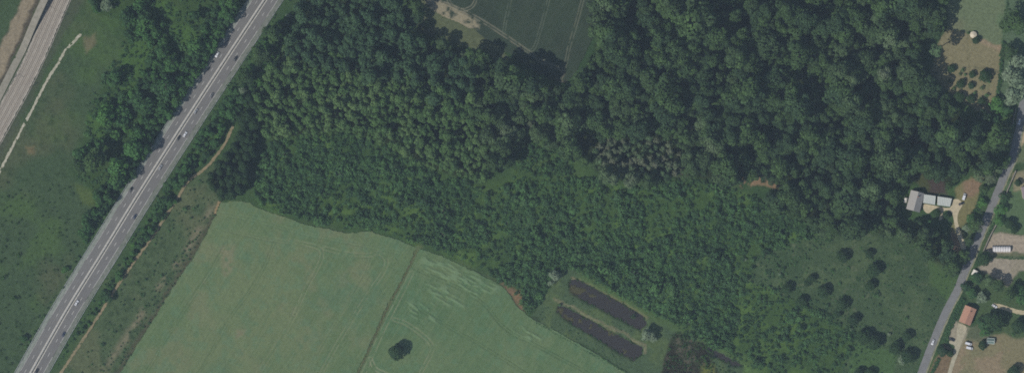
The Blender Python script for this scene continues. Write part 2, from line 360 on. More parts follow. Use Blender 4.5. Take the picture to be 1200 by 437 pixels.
    put(spoly(wx, wy, [(822, 428), (836, 426), (836, 450), (820, 450)], 3), (100, 108, 66)); put(spoly(wx, wy, [(872, 424), (890, 430), (894, 450), (870, 440)], 3), (82, 108, 72))
    put(spoly(wx, wy, [(484, -20), (500, 0), (524, 20), (560, 36), (590, 60), (604, 78), (576, 68), (540, 55), (500, 38), (478, 14)], 2) * .6, (104, 107, 90))
    # homes along the lane
    put(spoly(wx, wy, LAWN, 1.5), (102, 116, 94)); lw = spoly(wx, wy, LAWN, 1.5); put(lw * sstep(.5, .7, n4) * .7, (112, 116, 96)); put(lw * sstep(.6, .75, n2) * .6, (92, 116, 90))
    ga = spoly(wx, wy, GARDEN, 1.5); put(ga, (126, 122, 100)); put(ga * sstep(.52, .7, n2) * .7, (114, 118, 94)); put(ga * np.clip(1.3 - dline(wx, wy, [(1150, 46), (1174, 56)]) / 5, 0, 1), (144, 130, 112)); put(ga * np.clip(1.3 - dline(wx, wy, [(1140, 78), (1170, 85)]) / 1.4, 0, 1) * .8, (96, 98, 82))
    put(ga * np.clip(1.3 - dline(wx, wy, [(1134, 44), (1134, 84)]) / 1.2, 0, 1) * .5, (104, 104, 84))
    put(spoly(wx, wy, [(1182, -60), (1230, -60), (1230, 60), (1190, 120), (1166, 135), (1172, 90), (1176, 50)], 2), (84, 104, 86))
    gr = spoly(wx, wy, [(1120, 222), (1138, 206), (1156, 206), (1150, 226), (1140, 248), (1128, 268), (1126, 300), (1116, 292), (1116, 268), (1122, 240)], 2)
    put(gr, (118, 116, 88)); put(gr * spoly(wx, wy, [(1128, 212), (1154, 204), (1150, 226), (1134, 232)], 3), (132, 114, 98)); put(spoly(wx, wy, [(1115, 272), (1124, 276), (1126, 296), (1117, 296)], 2), (132, 110, 94))
    put(spoly(wx, wy, [(1152, 268), (1168, 240), (1180, 212), (1230, 205), (1230, 274), (1160, 274)], 2), (84, 106, 82)); put(spoly(wx, wy, [(1186, 202), (1230, 196), (1230, 222), (1190, 222)], 2) * .8, (146, 138, 118))
    put(spoly(wx, wy, [(1184, 160), (1196, 158), (1230, 130), (1230, 190), (1186, 190)], 2), (96, 108, 86)); put(spoly(wx, wy, [(1196, 150), (1206, 135), (1206, 165), (1196, 172)], 1.5), (172, 156, 132))
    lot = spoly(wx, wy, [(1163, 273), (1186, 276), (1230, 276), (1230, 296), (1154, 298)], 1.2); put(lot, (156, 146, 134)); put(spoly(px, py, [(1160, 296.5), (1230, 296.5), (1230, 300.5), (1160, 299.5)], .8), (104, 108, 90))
    lot = spoly(wx, wy, [(1156, 302), (1230, 303), (1230, 316), (1196, 318), (1186, 326), (1180, 338), (1150, 322), (1146, 312)], 1.5); put(lot, (150, 143, 132)); put(lot * sstep(.5, .7, n2) * .5, (130, 126, 110))
    put(spoly(wx, wy, [(1148, 316), (1182, 338), (1196, 318), (1230, 316), (1230, 395), (1150, 395), (1130, 340)], 2), (72, 92, 70))
    y = spoly(wx, wy, [(1112, 437), (1100, 480), (1230, 480), (1230, 386), (1192, 396), (1172, 390), (1144, 398), (1128, 395), (1124, 410)], 2); put(y, (124, 120, 98)); put(y * sstep(.48, .62, n2), (136, 124, 106)); put(y * sstep(.5, .7, n4) * .6, (104, 112, 90))
    put(spoly(wx, wy, [(1090, 437), (1108, 405), (1120, 412), (1112, 440), (1100, 480), (1080, 480)], 1.5), (118, 104, 88))
    put(spoly(wx, wy, [(1117, 376), (1130, 380), (1136, 384), (1130, 398), (1124, 410), (1116, 402), (1112, 398)], 1.5), (150, 144, 130))
    put(spoly(wx, wy, [(1131, 384), (1150, 380), (1170, 396), (1160, 404), (1134, 400)], 2) * .8, (96, 104, 88))
    # tussocks: fine relief of the sward away from roads and water
    flat = np.clip(np.minimum(dline(px, py, HWY) - 22, np.minimum(dline(px, py, LROAD) - 9, dline(px, py, RAIL) - 16)) / 6, 0, 1)
    for f in (FIELD1, FIELD2, FIELD3, POND1, POND2, POND3): flat = flat * (1 - spoly(px, py, f, 2))
    flat = flat * (1 - sstep(1020, 1090, px) * .75)
    Z += flat * ((n3 - .45) * 1.1 + (n2 - .5) * .6 + RNG.normal(0, .05, X.shape))
    Z -= .12 * (flat < .98)
    ny, nx = X.shape; idx = np.arange(nx * ny).reshape(ny, nx)
    q = np.stack([idx[:-1, :-1], idx[:-1, 1:], idx[1:, 1:], idx[1:, :-1]], -1).reshape(-1, 4)
    V = np.stack([X, Y, Z], -1).reshape(-1, 3)
    R = 3500.0; n = len(V)
    ring = np.array([[-R, -R, -.1], [R, -R, -.1], [R, R, -.1], [-R, R, -.1]])
    q = np.vstack([q, [[n, n + 1, idx[0, -1], idx[0, 0]], [n + 1, n + 2, idx[-1, -1], idx[0, -1]], [n + 2, n + 3, idx[-1, 0], idx[-1, -1]], [n + 3, n, idx[0, 0], idx[-1, 0]]]])
    V = np.vstack([V, ring]); T = np.vstack([C.reshape(-1, 3), np.tile(pc(66, 88, 66), (4, 1))])
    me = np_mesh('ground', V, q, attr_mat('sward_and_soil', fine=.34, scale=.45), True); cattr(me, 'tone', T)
    struct(obj('ground', me))
ground()

# ------------------------------------------------------------------ crop fields
def field(name, poly, label, base, tones, tracks, lodge=None, z=0.35, res=0.6, mt=None, strips=(), rows=1):
    pts = np.array(poly); a = P(pts[:, 0].min(), pts[:, 1].max()); b = P(pts[:, 0].max(), pts[:, 1].min())
    xs = np.arange(a.x, b.x, res); ys = np.arange(max(a.y, -200), min(b.y, 200), res)
    X, Y = np.meshgrid(xs, ys); px = X / S + 600; py = 218.5 - Y / S
    n2 = fbm(X, Y, 14, 1); n3 = fbm(X, Y, 3.5, 3); n1 = fbm(X, Y, 55, 6)
    wx = px + (n3 - .5) * 3 + (n2 - .5) * 2; wy = py + (fbm(X, Y, 3.5, 5) - .5) * 3
    inside = inpoly(wx, wy, poly)
    C = np.zeros(X.shape + (3,)); C[:] = pc(*base)
    def put(m, c):
        m = np.clip(m, 0, 1)[..., None]; C[:] = C * (1 - m) + np.array(pc(*c)) * m
    # faint drilling rows and growth patches
    for c, s, lo, hi, k, a_ in tones: put(sstep(lo, hi, fbm(X, Y, s, k)) * a_, c)
    ru = px * .545 + py * -.838; rv = px * .838 + py * .545          # along and across the drilling
    row = fbm(ru / 14, rv * 1.0, 1.6, 4, 3) if rows > 0 else fbm(rv / 14, ru, 1.6, 4, 3); put(sstep(.5, .75, row) * .45, tuple(np.array(base) + np.array((14, 9, 8)) * base[1] / 130)); put(sstep(.5, .25, row) * .35, tuple(np.array(base) - np.array((10, 8, 6)) * base[1] / 130))
    put(sstep(.62, .8, n3) * .4, tuple(np.array(base) + np.array((14, 8, 8)) * base[1] / 130))
    Z = z + (n3 - .5) * .3 + (n2 - .5) * .3
    for line, gap, c, a_ in tracks:
        ln = catmull(line, 5) if len(line) > 2 else line
        d = dline(px + (n2 - .5) * 1.2, py, ln)
        m = np.clip(1 - abs(d - gap / 2) / 1.0, 0, 1) if gap else np.clip(1 - d / 1.2, 0, 1)
        m = m * sstep(.25, .5, n3); put(m * a_, c); Z = Z - m * .3
    for p_, c, a_, soft in strips: put(spoly(wx, wy, p_, soft) * a_ * sstep(.3, .55, n3), c)
    if lodge:
        for p_, ang in lodge:
            m = spoly(wx, wy, p_, 5); u = px * math.cos(ang) + py * math.sin(ang); v = -px * math.sin(ang) + py * math.cos(ang)
            h = fbm(u / 4, v * 1.1, 2.6, 2, 3); k = fbm(u / 3, v * 1.3, 2.2, 7, 3)
            Z = Z + m * sstep(.46, .62, h) * .5; put(m * sstep(.5, .66, h) * .75, (114, 138, 110))
    idx = np.arange(X.size).reshape(X.shape)
    keep = inside[:-1, :-1] & inside[1:, :-1] & inside[:-1, 1:] & inside[1:, 1:]
    q = np.stack([idx[:-1, :-1], idx[:-1, 1:], idx[1:, 1:], idx[1:, :-1]], -1)[keep]
    u, inv = np.unique(q, return_inverse=True)
    me = np_mesh(name, np.stack([X, Y, Z], -1).reshape(-1, 3)[u], inv.reshape(-1, 4), mt, True)
    cattr(me, 'tone', C.reshape(-1, 3)[u]); return struct(obj(name, me), label)
crop = attr_mat('crop', fine=.17, scale=.55)
PALE = (128, 135, 111); DKT = (74, 98, 74)
field('field', FIELD1, 'pale green crop field beside the motorway with looping wheel tracks', (95, 116, 88),
      [((108, 122, 94), 60, .46, .66, 0, .85), ((84, 112, 90), 30, .5, .7, 3, .6), ((116, 122, 98), 22, .52, .72, 5, .6), ((90, 122, 100), 6, .5, .7, 2, .4)],
      [([(345, 368), (360, 335), (372, 314), (377, 300), (374, 291), (358, 286), (340, 282)], 4, PALE, .7), ([(345, 368), (330, 395), (300, 440)], 4, PALE, .35),
       ([(380, 291), (405, 297), (432, 299), (442, 295.5), (452, 304), (449, 318), (428, 349), (411, 376), (394, 404), (376, 437)], 4, PALE, .65),
       ([(434, 302), (426, 322), (405, 358), (380, 400), (360, 437)], 3, PALE, .3),
       ([(266, 284), (247, 318), (221, 356), (197, 393), (172, 436)], 3, DKT, .5), ([(322, 284), (307, 318), (290, 345), (272, 369), (255, 400), (233, 438)], 3, DKT, .45),
       ([(290, 262), (262, 300), (240, 330)], 3, PALE, .3), ([(270, 270), (320, 281), (358, 286)], 3, PALE, .3), ([(255, 250), (300, 258), (350, 272), (400, 282), (470, 296)], 3, (106, 128, 102), .5)],
      mt=crop, strips=[([(258, 290), (276, 288), (272, 318), (262, 326)], (128, 124, 104), .6, 4), ([(277, 386), (288, 386), (288, 396), (277, 396)], (126, 122, 104), .6, 3), ([(396, 318), (408, 316), (410, 332), (398, 336)], (116, 122, 100), .4, 4)])
field('field', FIELD2, 'pale green crop field around a lone dark tree with laid patches', (92, 115, 87),
      [((82, 110, 84), 50, .46, .66, 1, .8), ((104, 122, 94), 24, .5, .7, 4, .6), ((88, 122, 98), 6, .5, .7, 2, .4)],
      [([(484, 312), (492, 317), (525, 331), (552, 344.6), (571.6, 359.7), (585.4, 377.5), (602, 391), (625, 402), (690, 437)], 3, DKT, .8),
       ([(472, 350), (486, 358), (511, 373), (539, 390), (558, 400), (622, 440)], 3, DKT, .5),
       ([(462, 374), (474, 378), (488, 387), (502, 399), (506, 410), (498, 427), (488, 445)], 4, PALE, .8), ([(434, 420), (440, 432), (456, 440)], 4, (150, 150, 128), .7),
       ([(482, 320), (466, 352), (446, 392), (426, 437)], 5, PALE, .8), ([(600, 346), (614, 366), (660, 392), (735, 438)], 3, (108, 130, 102), .5)],
      lodge=[([(495, 296), (545, 314), (590, 338), (560, 348), (520, 330), (496, 318)], .42), ([(500, 330), (530, 338), (545, 360), (510, 356)], .5), ([(478, 352), (508, 356), (512, 378), (482, 372)], .6), ([(600, 378), (640, 392), (630, 402), (604, 392)], .5)], mt=crop)
field('field', FIELD3, 'dark green crop field between the two woods with curved wheel tracks', (57, 71, 67),
      [((61, 77, 69), 50, .5, .7, 0, .7), ((54, 67, 65), 20, .5, .7, 3, .5), ((66, 81, 73), 8, .55, .7, 2, .4)],
      [([(492, -6), (515, 2), (540, 12), (560, 22), (590, 41), (620.6, 62), (639.5, 74), (658, 82)], 3, (132, 130, 118), .9),
       ([(599, -10), (598, 0), (593, 22), (590, 39)], 3, (98, 108, 98), .7), ([(646, -10), (643, 0), (633, 35), (626, 56), (618, 61)], 3, (98, 108, 98), .7),
       ([(686, -10), (683, 0), (676, 26), (668, 51), (662, 76), (656, 97)], 3, (112, 116, 104), .75),
       ([(526, -20), (526, 2), (538, 12), (552, 9), (558, -2), (556, -14)], 3, (128, 128, 114), .8), ([(500, 10), (520, 18), (540, 26), (560, 34)], 3, (140, 136, 120), .7)],
      mt=crop, strips=[([(490, -30), (512, 0), (536, 11), (556, 21), (562, 30), (556, 37), (524, 23), (496, 8)], (144, 138, 120), .95, 2.5), ([(586, 62), (602, 72), (600, 76), (584, 66)], (120, 118, 104), .6, 2), ([(652, 92), (662, 84), (664, 99), (654, 99)], (112, 104, 98), .5, 2)])
# rough boundary strip between the two pale fields
bs = frames(resample(catmull([(490.5, 289), (471.5, 328), (453.5, 362), (439, 394), (419, 438), (399, 480)], 6), 1.5))
struct(strip('field_margin', bs, -.42, .38, .12, mat('margin_grass', pc(98, 98, 78), .95, c2=pc(76, 84, 66), scale=.5), wob=.4))

# ------------------------------------------------------------------ water
def water(name, poly, z, label):
    m = MATS.get('pond_water')
    if not m:
        m, N, L = new_mat('pond_water'); MATS['pond_water'] = m
        out = N.new('ShaderNodeOutputMaterial'); b = N.new('ShaderNodeBsdfPrincipled')
        b.inputs['Base Color'].default_value = (.033, .029, .026, 1); b.inputs['Roughness'].default_value = .2
        b.inputs['IOR'].default_value = 1.33
        no = N.new('ShaderNodeTexNoise'); no.inputs['Scale'].default_value = 1.5; tc = N.new('ShaderNodeTexCoord')
        bp = N.new('ShaderNodeBump'); bp.inputs['Strength'].default_value = .05
        L.new(tc.outputs['Object'], no.inputs[0]); L.new(no.outputs[0], bp.inputs['Height']); L.new(bp.outputs[0], b.inputs['Normal']); L.new(b.outputs[0], out.inputs[0])
    c = np.mean(poly, axis=0); pp = [tuple(c + (np.array(p) - c) * 1.04) for p in poly]
    v = [P(*p, z) for p in pp]
    return struct(obj(name, mk_mesh(name, v, [upface(v)], m)), label)
water('water', POND1, -.72, 'dark brown water of the upper long pond')
water('water', POND2, -.74, 'dark brown water of the lower long pond')
water('water', POND3, -.7, 'dark water in the shaded hollow below the thicket')

# ------------------------------------------------------------------ motorway
asph = mat('asphalt', pc(112, 113, 116), .9, c2=pc(123, 123, 125), scale=.12, bump=.05)
asphL = mat('asphalt_right', pc(119, 119, 122), .9, c2=pc(109, 110, 114), scale=.1, bump=.05)
shoul = mat('shoulder_asphalt', pc(144, 150, 147), .95, c2=pc(122, 131, 126), scale=.35)
shoul2 = mat('shoulder_gravel', pc(124, 128, 126), .95, c2=pc(104, 112, 106), scale=.35)
paint = mat('road_paint', pc(188, 187, 185), .7, c2=pc(150, 150, 152), scale=.8)
conc = mat('concrete', pc(194, 192, 188), .85, c2=pc(166, 164, 160), scale=.6)
steel = mat('galvanised_steel', (.42, .43, .44), .5, .1, 2, metal=.6)
hf = frames(resample(HWY, 3.0))
# right of travel for this polyline (running down the map) is map-left, so offsets are mirrored
hw = struct(obj('motorway', None))
strip('left_carriageway', hf, 1.25, 8.75, .05, asph, hw); strip('right_carriageway', hf, -8.75, -1.25, .05, asphL, hw)
strip('hard_shoulder', hf, 8.75, 11.7, .045, shoul, hw, wob=.35); strip('hard_shoulder', hf, -11.9, -8.75, .045, shoul2, hw, wob=.45)
strip('median', hf, -1.25, 1.25, .04, mat('median_gravel', pc(112, 112, 108), .95, c2=pc(96, 98, 96), scale=.5), hw)
strip('median_kerb', hf, .55, 1.7, .20, conc, hw, skirt=.0); strip('median_kerb', hf, -1.6, -.85, .20, conc, hw, skirt=.0)
wear = mat('worn_asphalt', pc(107, 108, 112), .85, c2=pc(117, 118, 120), scale=.09)
for c_ in (3.3, 6.8, -3.3, -6.8):
    for q_ in (-.8, .8): strip('wheel_track', hf, c_ + q_ - .38, c_ + q_ + .38, .062, wear, hw, wob=.1)
hd = frames(resample(HWY, .5)); seg = (hd[1][0] - hd[0][0]).length
def dashes(off, length, period, width, name, m, joined, phase=0):
    L_ = len(hd) * seg; s = phase; allv = MB()
    while s + length < L_:
        i0 = int(s / seg); i1 = int((s + length) / seg); mb = MB()
        ii = list(range(i0, i1 + 1, 4 if length > 10 else 1)); ii = ii if ii[-1] == i1 else ii + [i1]
        vs = []
        for i in ii:
            p, sd, d = hd[min(i, len(hd) - 1)]; vs += [p + sd * (off - width / 2) + Vector((0, 0, .075)), p + sd * (off + width / 2) + Vector((0, 0, .075))]
        mb.add(vs, [(2 * k, 2 * k + 1, 2 * k + 3, 2 * k + 2) for k in range(len(ii) - 1)])
        y = (218.5 - hd[i0][0].y / S)
        if -40 < y < 470:
            if joined: allv.add(mb.v, mb.f)
            else: obj(name, mb.mesh(name, m), hw)
        s += period
    if joined: obj(name, allv.mesh(name, m), hw)
dashes(5.0, 3.2, 13, .42, 'lane_dashes', paint, True); dashes(-5.0, 3.2, 13, .42, 'lane_dashes', paint, True, 5)
dashes(-8.5, 39, 52, .42, 'edge_line', paint, False, 20); dashes(8.5, 39, 52, .36, 'edge_line', paint, False, 3)
dashes(2.0, 400, 400.5, .25, 'inner_line', paint, False); dashes(-1.85, 400, 400.5, .25, 'inner_line', paint, False)
def guard_rail(off, label, i0=0, i1=None):
    r = obj('guard_rail', None, loc=hf[0][0] + hf[0][1] * off); tag(r, label, 'guard rail', 'steel guard rails along the motorway')
    o = r.location; fr = hf[i0:i1]; vs = []; fs = []
    prof = [(-.16, .78), (-.05, .74), (-.16, .62), (-.05, .58), (-.16, .46), (.06, .46), (.06, .78)]
    n = len(prof)
    for p, s, d in fr: vs += [p + s * (off + a) + Vector((0, 0, b)) - o for a, b in prof]
    for k in range(len(fr) - 1):
        for j in range(n): fs.append((k * n + j, k * n + (j + 1) % n, (k + 1) * n + (j + 1) % n, (k + 1) * n + j))
    obj('rail_beam', mk_mesh('rail_beam', vs, fs, steel), r)
    mb = MB()
    for p, s, d in fr: c = p + s * off - o; mb.box(c.x - .06, c.x + .06, c.y - .06, c.y + .06, 0, .72)
    obj('posts', mb.mesh('posts', steel), r)['kind'] = 'stuff'
guard_rail(.25, 'steel guard rail along the median between the two carriageways of the motorway')
guard_rail(12.1, 'steel guard rail along the outer edge of the left hard shoulder of the motorway')
guard_rail(-12.3, 'steel guard rail along the outer edge of the right hard shoulder of the motorway')

# ------------------------------------------------------------------ railway
ball = mat('ballast', pc(182, 176, 168), 1, c2=pc(164, 158, 150), scale=1.1, bump=.15)
rf = frames(resample(RAIL, 2.5)); rl = struct(obj('railway', None))
strip('ballast_bed', rf, -7.4, 7.0, .42, ball, rl, wob=.4, skirt=-.1)
wood = mat('sleeper_concrete', pc(148, 142, 136), .9, c2=pc(130, 124, 120), scale=2)
rust = mat('rail_steel', pc(122, 112, 106), .5, .2, 2)
rs = frames(resample(RAIL, .95)); mb = MB()
for tr in (-4.2, 0.0, 4.2):
    for p, s, d in rs:
        a = p + s * (tr - 1.3); b = p + s * (tr + 1.3); h = d * .15
        mb.add([a - h + Vector((0, 0, z)) for z in (.36, .5)] + [a + h + Vector((0, 0, z)) for z in (.36, .5)] + [b - h + Vector((0, 0, z)) for z in (.36, .5)] + [b + h + Vector((0, 0, z)) for z in (.36, .5)],
               [(1, 5, 7, 3), (0, 1, 3, 2), (4, 6, 7, 5), (0, 4, 5, 1), (2, 3, 7, 6)])
dkb = mat('oily_ballast', pc(150, 143, 137), 1, c2=pc(132, 126, 120), scale=.8)
for tr in (-6.2, -2.1, 2.1, 6.0): strip('cess_strip', rf, tr - .35, tr + .35, .45, dkb, rl, wob=.15)
o = obj('sleepers', mb.mesh('sleepers', wood), rl); o['kind'] = 'stuff'
for tr in (-4.2, 0.0, 4.2):
    for g in (-.75, .75): strip('rail', rf, tr + g - .06, tr + g + .06, .66, rust, rl, skirt=.5)
cable = mat('trackside_concrete', pc(156, 152, 146), .9, c2=pc(120, 118, 112), scale=.5)
strip('cable_duct', rf, -8.6, -8.0, .1, cable, rl, wob=.15, skirt=-.1); strip('cable_duct', rf, 7.2, 7.7, .5, cable, rl, wob=.1, skirt=-.1)
rmp = mat('ramp_gravel', pc(152, 148, 140), .95, c2=pc(132, 130, 122), scale=.4)
rpf = frames(resample(RAMP, 2.0))
def ramp_h(t):
    i = min(int(t * (len(rpf) - 1)), len(rpf) - 1); y = 218.5 - rpf[i][0].y / S
    return .12 + max(0, (60 - y)) / 60 * 7.0
ro = strip('access_ramp', rpf, -2.9, 2.6, ramp_h, rmp, None, skirt=-.2); struct(ro, 'pale gravel ramp with retaining walls climbing beside the railway tracks')
mast_m = mat('mast_steel', pc(120, 122, 120), .6, .1, 2)
for k, (ii, sd, where) in enumerate(((34, -1, 'right'), (34, 1, 'left'), (54, -1, 'right'), (54, 1, 'left'))):
    ii = int(len(rf) * ((.39, .39, .62, .62)[k])); p, s, d = rf[ii]; b = p + s * (7.9 if sd > 0 else -7.9)
    r = obj('catenary_mast', None, loc=b); end = ('picture top', 'white track')[k // 2]
    tag(r, f'catenary mast on the {where} side of the railway, nearer the {end}', 'mast', 'catenary masts along the railway')
    m_ = MB().box(-.12, .12, -.12, .12, -.1, 7.2); obj('pole', m_.mesh('pole', mast_m), r)
    e = -s * sd * 4.6; m_ = MB().bar((0, 0, 6.4), (e.x, e.y, 5.9), .05).bar((0, 0, 7.0), (e.x, e.y, 6.0), .04); obj('bracket_arm', m_.mesh('bracket_arm', mast_m), r)

# ------------------------------------------------------------------ lane, paths and drives
lr = struct(obj('lane', None)); lf = frames(resample(LROAD, 3))
strip('carriageway', lf, -3.2, 3.0, .05, mat('lane_asphalt', pc(128, 130, 134), .92, c2=pc(116, 118, 122), scale=.2), lr, wob=.12)
strip('verge', lf, -4.5, -3.2, .035, mat('verge_gravel', pc(148, 146, 126), .95, c2=pc(110, 118, 98), scale=.35), lr, wob=.3)
struct(strip('path', frames(resample(WPATH, 2)), -1.0, 1.0, .34, mat('chalk_path', pc(186, 182, 168), .95, c2=pc(146, 146, 130), scale=.5), None, wob=.4), 'whitish chalk path across the pasture by the railway')
struct(strip('path', frames(resample(OPATH, 2)), -1.05, 1.05, .40, mat('earth_path', pc(148, 134, 112), .95, c2=pc(116, 114, 92), scale=.3), None, wob=.4), 'orange earth path between the motorway verge and the pale field')
drive = mat('drive_gravel', pc(196, 184, 160), .95, c2=pc(172, 164, 142), scale=.4)
def poly_sheet(name, poly, z, m, label):
    v = [P(*p, z) for p in catmull(list(poly) + [poly[0]], 3)[:-1]]
    return struct(obj(name, mk_mesh(name, v, [upface(v)], m)), label)
poly_sheet('driveway', [(1081, 240), (1084, 239), (1096, 241), (1113, 243.5), (1117, 234), (1124, 234), (1128, 240), (1124, 247), (1122, 256), (1124, 266), (1129, 280), (1132, 290), (1127, 292), (1123, 280), (1119, 266), (1117, 254), (1114, 248), (1108, 246.5), (1104.5, 250), (1105, 256), (1100, 258), (1102, 250), (1098, 244), (1092, 247), (1088, 250), (1083, 247)], .10, drive, 'cream gravel yard and drive in front of the blue grey sheds')
poly_sheet('driveway', [(1123, 378), (1131, 381), (1133, 386), (1130, 394), (1126, 404), (1122, 416), (1117, 430), (1112, 448), (1107, 448), (1113, 428), (1117, 412), (1119, 405), (1113, 402), (1113, 399), (1120, 398), (1121, 388)], .10, mat('yard_gravel', pc(178, 172, 154), .95, c2=pc(152, 148, 132), scale=.4), 'pale gravel drive leading to the red roofed house')
struct(strip('driveway', frames(resample(catmull([(1164, 357), (1176, 360), (1188, 364), (1200, 366), (1230, 368)], 5), 2)), -1.7, 1.7, .10, mat('lime_drive', pc(190, 178, 152), .95, c2=pc(160, 152, 128), scale=.5), None, wob=.3), 'pale curved drive by the right edge below the trees')

# ------------------------------------------------------------------ vegetation
def crown_arrays(r, h, nq, leaf, lobes, seed, base=0.0, squash=1.0, fill=.12):
    """leaf clumps spread over the lobes of a crown: quads (n,4,3) and a tone for each"""
    g = np.random.default_rng(seed); cs = []; rs_ = []
    for k in range(lobes):
        a = g.uniform(0, 2 * np.pi); q = math.sqrt(g.uniform(0, 1)) * .74; zz = g.uniform(-.5, .55) * (1 - q * .8) - .1 * q
        cs.append((q * math.cos(a), q * math.sin(a), zz)); rs_.append(g.uniform(.22, .42) * (1 - .2 * q) * (1 if lobes > 6 else 1.2))
    cs.append((0, 0, .12)); rs_.append(.7 if lobes >= 20 else .55); cs = np.array(cs); rs_ = np.array(rs_)
    w_ = rs_ ** 2; pick = g.choice(len(cs), nq * 3, p=w_ / w_.sum())
    d = g.normal(size=(nq * 3, 3)); d[:, 2] += .35; d /= np.linalg.norm(d, axis=1)[:, None]
    p = cs[pick] + d * rs_[pick][:, None] * g.uniform(.88, 1.08, (nq * 3, 1))
    # drop most clumps buried inside another lobe
    dist = np.linalg.norm(p[:, None] - cs[None], axis=2) / rs_[None]
    buried = (dist < .86).sum(1) > 0
    keep = np.where(~buried | (g.random(nq * 3) < fill))[0][:nq]; p = p[keep]; d = d[keep]
    nrm = d + g.normal(scale=.30, size=d.shape) + np.array([0, 0, .15]); nrm /= np.linalg.norm(nrm, axis=1)[:, None]
    t = np.cross(nrm, g.normal(size=nrm.shape)); t /= np.linalg.norm(t, axis=1)[:, None]; b = np.cross(nrm, t)
    p = p * np.array([r, r, h / 2 * squash]); p[:, 2] += base + h / 2
    sz = leaf * g.uniform(.6, 1.25, (len(p), 1)); k = g.uniform(.7, 1.2, (len(p), 4, 1))
    q = np.stack([p - t * sz * .5, p - b * sz * .5, p + t * sz * .5, p + b * sz * .5], 1)
    q = p[:, None] + (q - p[:, None]) * k
    q[:, :, 2] = np.maximum(q[:, :, 2], .02)
    return q.astype(np.float32), g.random(len(p)).astype(np.float32)
def crown_mesh(name, arrs, m):
    q, v = arrs; n = len(q)
    me = np_mesh(name, q.reshape(-1, 3), np.arange(n * 4).reshape(n, 4), m); fattr(me, 'v', np.repeat(v, 4)); fattr(me, 'rnd', np.zeros(n * 4)); return me
def many_mesh(name, variants, places, m, seed=1):
    """one mesh of many plants; places = rows x, y, z, scale, height factor, turn"""
    g = np.random.default_rng(seed); Q = []; Vv = []; R_ = []; pl = np.asarray(places, np.float32)
    which = g.integers(0, len(variants), len(pl)); tone = g.random(len(pl))
    for k, (q, v) in enumerate(variants):
        s = pl[which == k]
        if not len(s): continue
        c, sn = np.cos(s[:, 5]), np.sin(s[:, 5]); X = q[None, :, :, 0]; Y = q[None, :, :, 1]; Z = q[None, :, :, 2]
        f = lambda a: a[:, None, None]
        o = np.stack([(X * f(c) - Y * f(sn)) * f(s[:, 3]) + f(s[:, 0]), (X * f(sn) + Y * f(c)) * f(s[:, 3]) + f(s[:, 1]), Z * f(s[:, 3] * s[:, 4]) + f(s[:, 2])], -1)
        Q.append(o.reshape(-1, 3)); Vv.append(np.tile(np.repeat(v, 4), len(s))); R_.append(np.repeat(tone[which == k], len(q) * 4))
    Q = np.vstack(Q); n = len(Q) // 4
    me = np_mesh(name, Q, np.arange(n * 4).reshape(n, 4), m); fattr(me, 'v', np.concatenate(Vv)); fattr(me, 'rnd', np.concatenate(R_)); return me
bark = mat('bark', (.09, .075, .06), .95, .3, 3)
def trunk_mesh(h, r, crown_r, seed):
    g = random.Random(seed); mb = MB(); mb.bar((0, 0, -.3), (g.uniform(-.2, .2), g.uniform(-.2, .2), h), r, 7, r * .45)
    for k in range(4):
        a = k * 1.57 + g.uniform(-.5, .5); z0 = h * g.uniform(.55, .85); mb.bar((0, 0, z0), (math.cos(a) * crown_r * .55, math.sin(a) * crown_r * .55, z0 + crown_r * .6), r * .4, 5, r * .12)
    return mb.mesh('trunk', bark)
class Kind:
    """a kind of tree: a few crowns and trunks that its trees share"""
    def __init__(s, name, cols, r, h, nq, leaf, lobes, base, n=5, g=1.0, var=.28):
        s.name = name; s.mat = leaf_mat(name + '_leaves', cols, g, var); s.r = r
        s.arr = [crown_arrays(r, h, nq, leaf, lobes, 100 + 7 * k + hash(name) % 1 + len(name) * 31, base) for k in range(n)]
        s.crowns = [crown_mesh('crown', a, s.mat) for a in s.arr]
        s.trunks = [trunk_mesh(base + h * .5, .05 * r + .08, r, k) for k in range(n)]
    def tree(s, x, y, sc, hf_=1.0, label='', group=None, name=None, cat='tree', z=0.0, sx=1.0):
        k = random.randrange(len(s.crowns)); r = obj(name or s.name, None, loc=(x, y, z), rz=random.uniform(0, 6.28), scale=(sc * sx, sc / sx ** .5, sc * hf_))
        tag(r, label, cat, group); obj('crown', s.crowns[k], r); obj('trunk', s.trunks[k], r); return r
def scatter(polys, spacing, seed, jitter=.0, holes=(), n=200000, dens=None):
    """points at least `spacing` metres apart (varies by dens) inside map polygons"""
    g = np.random.default_rng(seed); cell = {}; out = []
    for poly in polys:
        p = np.array(poly); bx0, by0 = p.min(0); bx1, by1 = p.max(0)
        area = (bx1 - bx0) * (by1 - by0) * S * S; m = min(n, int(area / spacing ** 2 * 9))
        c = np.c_[g.uniform(bx0, bx1, m), g.uniform(by0, by1, m)]; c = c[inpoly(c[:, 0], c[:, 1], poly)]
        for h_ in holes: c = c[~inpoly(c[:, 0], c[:, 1], h_)]
        for a, b in c:
            x = (a - 600) * S; y = (218.5 - b) * S; sp = spacing * (1 + jitter * g.uniform(-1, 1)); i, j = int(x // spacing), int(y // spacing); ok = True
            for ii in (i - 1, i, i + 1):
                for jj in (j - 1, j, j + 1):
                    for (u, v) in cell.get((ii, jj), ()):
                        if (u - x) ** 2 + (v - y) ** 2 < sp * sp: ok = False; break
                    if not ok: break
                if not ok: break
            if ok: cell.setdefault((i, j), []).append((x, y)); out.append((x, y))
    return out
def in_frame(x, y, mpx=4): return abs(x) < (600 - mpx) * S and abs(y) < (218 - mpx) * S

